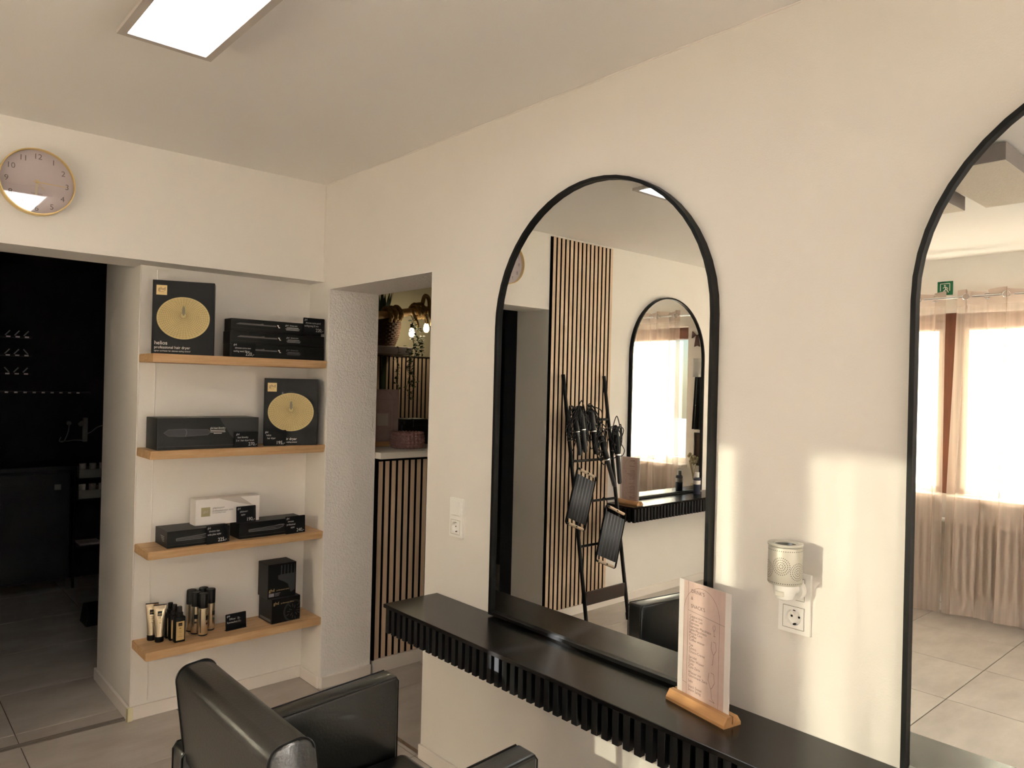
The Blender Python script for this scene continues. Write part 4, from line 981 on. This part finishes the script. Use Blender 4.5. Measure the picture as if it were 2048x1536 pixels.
for k in range(8): b.tube([(XW + .045 + rd.uniform(-.02, .02), -.575 + rd.uniform(-.04, .04), .86), (XW + .04, -.57 + rd.uniform(-.01, .01), .70)], .0025, 5)
b.build('stem', M['dried'], t)
o = B(); o.tube([(XW + .26, -.66, 0.0), (XW + .06, -.57, .67)], .011, 8); o = o.build('broom_stick', mat('pale_stick', srgb(206, 190, 160), .5), smooth=True); tag(o, 'pale wooden stick leaning against the wall beside the radiator', 'stick')

# ================================================================== RECEPTION (through the doorway)
YD = -.058
t = thing('reception_desk', 'oak slat reception desk with white top seen through the doorway', 'desk', (.95, .2, 0))
b = B(); b.box(.300, 1.62, YD + .014, .52, .0685, 1.122); b.build('body', M['felt'], t)
b = B(); b.box(.2965, .3065, YD, YD + .02, .0685, 1.118); b.build('edge_strip', M['felt'], t)
ref = None
for k in range(32):
    x0 = .3110 + .0401 * k
    if ref is None:
        b = B(); b.box(x0, x0 + .0270, YD + .007, YD + .0138, .0690, 1.106, .0006, 1); ref = veneer(b.build('slat', M['felt'], t))
    else: linkcopy(ref, t, (.0401 * k, 0, 0))
b = B(); b.box(.300, 1.62, YD - .004, YD + .0138, 1.1065, 1.1215); b.build('top_rail', M['felt'], t)
b = B(); b.box(.290, 1.66, YD - .045, .56, 1.1225, 1.156, .001, 1); b.build('worktop', M['worktop'], t)
b = B(); b.box(.300, 1.62, YD - .004, YD + .0138, 0, .0680, .001, 1); b.build('plinth', M['base'], t)
# menu board with picture frame (code area left blank)
t = thing('info_card', 'pale pink card in a wooden stand on the reception desk', 'card stand', (.522, .27, 1.156), math.radians(-6))
b = B(); b.prism([(-.03, 0), (.03, 0), (.03, .008), (.016, .024), (-.016, .024), (-.03, .008)], (-.112, 0, 0), Y, Z, (.224, 0, 0)); b.build('wooden_base', M['base_wood'], t, local=True)
b = B(); b.box(-.105, .105, -.002, .002, .015, .325); sh = b.build('card_sheet', mat('dusty_card', srgb(178, 152, 148), .6, var=.15, vscale=20), t, local=True)
b = B(); o = (0, -.0026, 0)
b.line([(-.075, .29 - .02), (.09, .265)], .0008, o, X, Z); b.line([(-.07, .016), (-.07, .29)], .0008, o, X, Z); b.line([(.075, .016), (.075, .25)] + [(.075 * math.cos(PI * k / 16) , .25 + .07 * math.sin(PI * k / 16)) for k in range(17)], .0008, o, X, Z)
b.line([(-.02, .10), (-.045, .10), (-.045, .20), (-.02, .20)], .001, o, X, Z); b.line([(.03, .10), (.055, .10), (.055, .20), (.03, .20)], .001, o, X, Z)
b.build('print_lines', M['ink'], sh, local=True)
b = B(); b.poly([(-.03, .116), (.04, .116), (.04, .186), (-.03, .186)], (0, -.0026, 0), X, Z); b.build('blank_square', mat('pale_blank', srgb(196, 180, 172), .6), sh, local=True)
# crocheted basket
t = thing('crochet_basket', 'dusty pink crocheted basket on the reception desk', 'basket', (.588, .10, 1.156))
ref = None
for k in range(6):
    r = .083 + .004 * math.sin(k * .7)
    b = B(); n = 26; pts = []
    for q in range(n * 2):
        a = PI * q / n; rr = r + (.0035 if q % 2 else -.002); pts.append((.588 + rr * math.cos(a), .10 + rr * math.sin(a), 1.1645 + .0145 * k + (.002 if q % 2 else -.002)))
    b.tube(pts, .0088, 7, closed=True); b.build('yarn_round', M['yarn'], t, smooth=True)
b = B(); b.lathe([(0, 1.1575), (.08, 1.1575), (.08, 1.162), (0, 1.162)], (.588, .10, 0), 'Z', 24); b.build('bottom', M['yarn'], t)
# card payment terminal box
t = thing('receipt_printer', 'black receipt printer with rounded lid on the reception desk', 'printer', (.745, .32, 1.156))
b = B(); b.box(.635, .855, .24, .40, 1.156, 1.285, .016, 3); b.build('housing', M['rubber'], t, smooth=True)
b = B(); b.box(.648, .842, .236, .37, 1.255, 1.310, .022, 4); b.build('lid', M['box'], t, smooth=True)
b = B(); b.box(.715, .722, .2345, .372, 1.262, 1.312, .003, 1); b.build('lid_seam', M['toolgrey'], t)
# white flowers in a pale vase
t = thing('flower_vase', 'small white vase with white blossoms at the doorway edge of the desk', 'vase', (.74, .06, 1.156))
b = B(); b.lathe([(0, 1.156), (.022, 1.156), (.030, 1.175), (.028, 1.20), (.017, 1.222), (.019, 1.232), (.016, 1.232), (0, 1.215)], (.74, .06, 0), 'Z', 20); b.build('vase', mat('cream_ceramic', srgb(226, 218, 204), .4), t, smooth=True)
rd = random.Random(9)
for k in range(7):
    p = Vector((.735 + rd.uniform(-.03, .02), .06 + rd.uniform(-.025, .025), 1.245 + rd.uniform(-.015, .025)))
    b = B(); bmesh.ops.create_icosphere(b.bm, subdivisions=1, radius=.013, matrix=Matrix.Translation(p)); b.tube([p, (.74, .06, 1.21)], .0016, 5); b.build('blossom', M['paper'], t)
# wall slats in reception
YS = 1.70
t = thing('slat_panel', 'lamp-lit oak slat panel on the reception back wall', 'wall panel', (1.5, YS, .1), 0, 'oak slat panels')
b = B(); b.box(1.02, 1.872, YS - .0075, YS - .0003, .10, 1.742); b.build('felt_backing', M['felt'], t)
ref = None
for k in range(21):
    x0 = 1.852 - .0400 * k
    if ref is None:
        b = B(); b.box(x0 - .0270, x0, YS - .0145, YS - .0077, .10, 1.730, .0006, 1); ref = veneer(b.build('slat', M['felt'], t))
    else: linkcopy(ref, t, (-.0400 * k, 0, 0))
b = B(); b.box(1.02, 1.872, YS - .022, YS - .0077, 1.7305, 1.742); b.build('cap_rail', M['darkwood'], t)
# dark banner strip
o = B().box(1.385, 1.425, YS - .030, YS - .024, 1.10, 1.725).build('door_strap', M['leafdk']); tag(o, 'dark vertical strap hanging in front of the lit slats', 'strap')
# floating shelf with wicker basket
b = B(); b.box(1.00, 1.475, 1.38, 1.6995, 1.735, 1.795, .002, 1); o = b.build('floating_shelf', M['lilac']); tag(o, 'lilac grey floating shelf under the wicker basket in reception', 'shelf')
t = thing('wicker_basket', 'dark wicker basket on the floating shelf in reception', 'basket', (1.29, 1.53, 1.795))
ref = None
for k in range(15):
    z = 1.802 + .0145 * k; r = .090 + .045 * math.sin(min(1, k / 12) * PI / 2) - (.004 if k > 12 else 0)
    b = B(); n = 20
    b.tube([(1.29 + (r + (.004 if (q + k) % 2 else -.003)) * math.cos(PI * q / n), 1.53 + (r + (.004 if (q + k) % 2 else -.003)) * math.sin(PI * q / n), z) for q in range(2 * n)], .0082, 6, closed=True); b.build('wicker_round', M['wicker'], t, smooth=True)
b = B(); b.lathe([(0, 1.796), (.085, 1.796), (.085, 1.80), (0, 1.80)], (1.29, 1.53, 0), 'Z', 20); b.build('bottom', M['wicker'], t)
t = thing('potted_plant', 'sword-leaved plant rising from the wicker basket', 'plant', (1.29, 1.53, 1.80))
rd = random.Random(4)
for k in range(7):
    a = -2.2 + k * .75; ln = rd.uniform(.26, .42); q = Vector((math.cos(a), math.sin(a), 0)); sd = Vector((-math.sin(a), math.cos(a), 0)); base = Vector((1.29, 1.53, 1.95)) + q * .03
    b = B(); b.grid(lambda i, j: base + q * (ln * .20 * j ** 1.4) + Z * (ln * j) + sd * ((i - .5) * .035 * math.sin(PI * (.12 + .88 * j)) ), 2, 8); lf = b.build('leaf', M['leafdk'], t, smooth=True)
b = B(); b.lathe([(0, 1.86), (.10, 1.86), (.10, 1.955), (0, 1.955)], (1.29, 1.53, 0), 'Z', 18); b.build('inner_pot', M['leafdk'], t)
# trailing plant
t = thing('trailing_plant', 'trailing green eucalyptus hanging beside the wicker basket', 'plant', (1.47, 1.42, 1.98))
rd = random.Random(6)
lm = None
for sx, sy, zt, zb in ((1.415, 1.30, 2.00, 1.42), (1.435, 1.30, 1.98, 1.40), (1.46, 1.30, 1.95, 1.72), (1.29, 1.30, 1.78, 1.40), (1.385, 1.30, 1.79, 1.44), (1.50, 1.30, 1.88, 1.76)):
    pts = [(sx + .012 * math.sin(5 * q + sx * 40), sy + .01 * math.cos(4 * q), zt + (zb - zt) * q / 12) for q in range(13)]
    b = B(); b.tube(pts, .0018, 5); b.build('vine', M['leaf'], t)
    for p in pts:
        for s_ in (0, 1, 2):
            a = rd.uniform(0, 6.28); r = rd.uniform(.010, .016)
            if lm is None:
                b = B(); b.prism([(0, 0), (.012, .006), (.022, 0), (.012, -.006)], (0, 0, 0), X, Vector((0, .9, .3)), (0, 0, .0006)); lm = b.build('leaf', M['leaf'], t, local=True); c = lm
            else: c = linkcopy(lm, t)
            c.location = Vector((p[0], p[1], p[2] + rd.uniform(-.02, .02))) - Vector(t.location); c.rotation_euler = (rd.uniform(-.8, .8), rd.uniform(-.3, .9), a); q = rd.uniform(.8, 1.35); c.scale = (q * 1.3, q * 1.3, q * 1.3)
# pole with rope and bulbs
YB = 1.40
t = thing('hanging_pole', 'horizontal wooden pole wrapped in thick jute rope in reception', 'pole lamp', (1.6, YB, 2.10))
P0, P1 = Vector((1.10, YB, 2.008)), Vector((2.45, YB, 2.246))
d = (P1 - P0).normalized()
b = B(); b.tube([P0, P1], .030, 16); b.build('wooden_pole', M['pole'], t, smooth=True)
def wrap(x, turns, R, seed):
    c = P0 + d * ((x - P0.x) / d.x); n = 20 * turns; nrm = Y; bi = d.cross(nrm).normalized()
    strands = []
    for s_ in range(3):
        pts = []
        for q in range(n + 1):
            a = 2 * PI * q / 20; off = d * ((q / n - .5) * .045 * turns); cen = c + off + (nrm * math.cos(a) + bi * math.sin(a)) * R
            tw = a * 2.5 + s_ * 2.09; rad_ = (nrm * math.cos(a) + bi * math.sin(a))
            pts.append(cen + (rad_ * math.cos(tw) + d * math.sin(tw)) * .0085)
        strands.append(pts)
    b = B()
    for pts in strands: b.tube(pts, .0098, 7)
    return b.build('rope_wrap', M['rope'], t, smooth=True)
wrap(1.30, 3, .049, 1); wrap(1.535, 2, .052, 2)
b = B(); b.tube(spline([(1.535, YB - .05, 2.14), (1.555, YB - .05, 2.20), (1.60, YB - .04, 2.18), (1.615, YB - .05, 2.06), (1.655, YB - .045, 2.03), (1.70, YB - .04, 2.055)], 6), .016, 8); b.build('rope_loop', M['rope'], t, smooth=True)
for p in ((1.46, 2.035), (1.49, 1.985), (1.575, 2.02), (1.62, 2.01)):
    b = B(); b.tube(spline([(p[0] - .02, YB - .045, p[1] + .05), (p[0], YB - .055, p[1]), (p[0] + .008, YB - .05, p[1] - .035)], 5), [.010] * 5 + [.011] * 4 + [.014, .012], 8); b.build('rope_knot', M['rope'], t, smooth=True)
b = B(); b.tube([P0 + d * .62, (P0 + d * .62) + Vector((-.05, 0, H - (P0 + d * .62).z))], .0015, 5); b.tube([P0 + d * 1.2, (P0 + d * 1.2) + Vector((0, 0, H - (P0 + d * 1.2).z))], .0015, 5); b.build('suspension_wire', M['frame'], t)
for bx_, bz, lab in ((1.456, 1.915, 'lit filament bulb hanging from the rope pole, nearer the plant'), (1.590, 1.960, 'lit filament bulb hanging from the rope pole, nearer the door edge')):
    tb = thing('pendant_bulb', lab, 'bulb', (bx_, YB - .03, bz + .07), 0, 'rope pole bulbs')
    b = B(); b.lathe([(.010, bz + .028), (.0135, bz + .032), (.0135, bz + .060), (.006, bz + .066), (0, bz + .066)], (bx_, YB - .03, 0), 'Z', 16); b.build('lamp_holder', M['darkwood'], tb, smooth=True)
    b = B(); b.lathe([(0, bz - .040), (.012, bz - .038), (.020, bz - .026), (.0215, bz - .008), (.018, bz + .012), (.011, bz + .028), (0, bz + .028)], (bx_, YB - .03, 0), 'Z', 20); b.build('glass_bulb', M['bulb'], tb, smooth=True)
    b = B(); b.tube(spline([(bx_, YB - .03, bz + .064), (bx_ + .01, YB - .035, bz + .085), (bx_, YB - .01, bz + .13)], 5), .003, 6); b.build('flex', M['darkwood'], tb)

# ================================================================== DARK ROOM CONTENTS
t = thing('wash_cabinet', 'dark wall cabinet unit at the far end of the unlit room', 'cabinet', (-1.0, 2.75, 0))
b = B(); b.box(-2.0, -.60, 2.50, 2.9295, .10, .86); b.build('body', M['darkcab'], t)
for k in range(3):
    x0 = -1.98 + .46 * k
    b = B(); b.box(x0, x0 + .45, 2.482, 2.4995, .12, .84, .002, 1); dr = b.build('door', M['darkcab'], t)
    b = B(); b.box(x0 + .36, x0 + .40, 2.470, 2.4818, .725, .765, .002, 1); b.build('knob', M['cable'], dr)
b = B(); b.box(-2.02, -.58, 2.46, 2.9295, .8605, .89, .002, 1); b.build('counter_top', M['darkcab'], t)
t = thing('colour_shelf', 'dark open rack with rows of small pale tags in the unlit room', 'shelf', (-1.2, 2.9, 1.4))
for z in (1.785, 1.655, 1.525, 1.395):
    b = B(); b.box(-1.7, -.42 if z < 1.4 else -.80, 2.80, 2.9295, z - .012, z); b.build('rack_board', M['darkcab'], t)
for z in (1.785, 1.655, 1.525):
    for k in range(3): b = B(); b.box(-.955 + .055 * k, -.93 + .055 * k, 2.798, 2.7999, z - .011, z - .001); b.build('price_tag', M['paper'], t)
for k in range(9): b = B(); b.box(-.955 + .055 * k, -.935 + .055 * k, 2.798, 2.7999, 1.3835, 1.394); b.build('price_tag', M['paper'], t)
k0 = 0
for z in (1.785, 1.655, 1.525):
    for k in range(3):
        o = B(); s_ = random.choice((-1, 1)); o.tube([(-.955 + .055 * k + .012 - .014 * s_, 2.83, z + .004), (-.955 + .055 * k + .012 + .014 * s_, 2.83, z + .038)], .004, 6)
        o = o.build('tint_tube', M['cable']); tag(o, '%s small pale tint tube on the %s row of the dark rack' % (('left', 'middle', 'right')[k0 % 3], ('top', 'middle', 'bottom')[k0 // 3]), 'tube', 'tint tubes on the dark rack'); k0 += 1
t = thing('power_strip', 'pale power strip with plug and cable on the dark wall', 'power strip', (-.43, 2.92, 1.10))
b = B(); b.box(-.445, -.415, 2.895, 2.9295, 1.02, 1.20, .003, 1); b.build('strip', M['cable'], t)
b = B(); b.tube([(-.45, 2.90, 1.165), (-.47, 2.88, 1.15)], .016, 10); b.tube([(-.54, 2.92, 1.165), (-.54, 2.89, 1.16)], .016, 10); b.build('plug', M['cable'], t)
b = B(); b.tube(spline([(-.54, 2.89, 1.16), (-.545, 2.89, 1.10), (-.57, 2.89, 1.03), (-.60, 2.89, 1.03), (-.59, 2.89, 1.06)], 6), .004, 6); b.tube(spline([(-.59, 2.89, 1.03), (-.55, 2.885, 1.03), (-.50, 2.885, 1.035), (-.44, 2.885, 1.03)], 6), .004, 6); b.tube(spline([(-.44, 2.885, 1.08), (-.40, 2.885, 1.09), (-.35, 2.885, 1.13), (-.28, 2.885, 1.15)], 6), .004, 6); b.build('cable', M['cable'], t)
t = thing('storage_trolley', 'dark trolley rack with two grey bins at the right of the unlit room', 'trolley', (-.42, 2.75, 0))
b = B()
for x in (-.545, -.300):
    for y in (2.62, 2.90): b.tube([(x, y, 0), (x, y, .88)], .008, 8)
b.build('upright', M['frame'], t)
for z in (.28, .62, .77): b = B(); b.box(-.55, -.295, 2.61, 2.91, z, z + .01); b.build('tray_board', M['frame'], t)
for z in (.631, .781):
    k_ = 'upper' if z > .7 else 'lower'
    tb = thing('storage_bin', 'grey plastic bin with jars, the %s one on the dark trolley' % k_, 'bin', (-.42, 2.7, z), 0, 'trolley bins')
    b = B(); 
    for (x0, x1, y0, y1) in ((-.52, -.325, 2.625, 2.63), (-.52, -.325, 2.865, 2.87), (-.52, -.515, 2.63, 2.865), (-.33, -.325, 2.63, 2.865)): b.box(x0, x1, y0, y1, z, z + .06)
    b.box(-.52, -.325, 2.63, 2.865, z, z + .004); b.build('bin_shell', M['cable'], tb)
    for q in range(3):
        b = B(); b.lathe([(0, z + .005), (.022, z + .005), (.022, z + .085), (.024, z + .086), (.024, z + .10), (0, z + .10)], (-.49 + .065 * q, 2.67, 0), 'Z', 14); b.build('jar', M['towel'], tb, smooth=True)
o = B().box(-.50, -.36, 2.64, 2.80, .2903, .302).build('magazine', M['paper']); tag(o, 'pale magazine lying on the lowest board of the dark trolley', 'magazine')
t = thing('dustpan', 'black long-handled dustpan on the floor behind the passage jamb', 'dustpan', (-.56, 1.72, 0))
b = B(); b.prism([(-.11, 0), (.11, 0), (.09, .10), (-.09, .10)], (-.56, 1.62, .002), X, Vector((0, .2, 1)), (0, .16, .0)); b.build('pan', M['rubber'], t)
b = B(); b.tube([(-.56, 1.74, .10), (-.50, 1.80, .85)], .011, 8); b.build('handle', M['rubber'], t)
o = B().grid(lambda i, j: Vector((-.44 + .20 * i * (1.15 - .3 * j), 2.05 + .03 * math.sin(14 * i), .10 + 1.25 * j)), 24, 6).build('hanging_apron', M['dark'], smooth=True, ang=180); tag(o, 'long dark apron hanging at the right of the unlit room', 'apron')
so = o.modifiers.new('thickness', 'SOLIDIFY'); so.thickness = .006
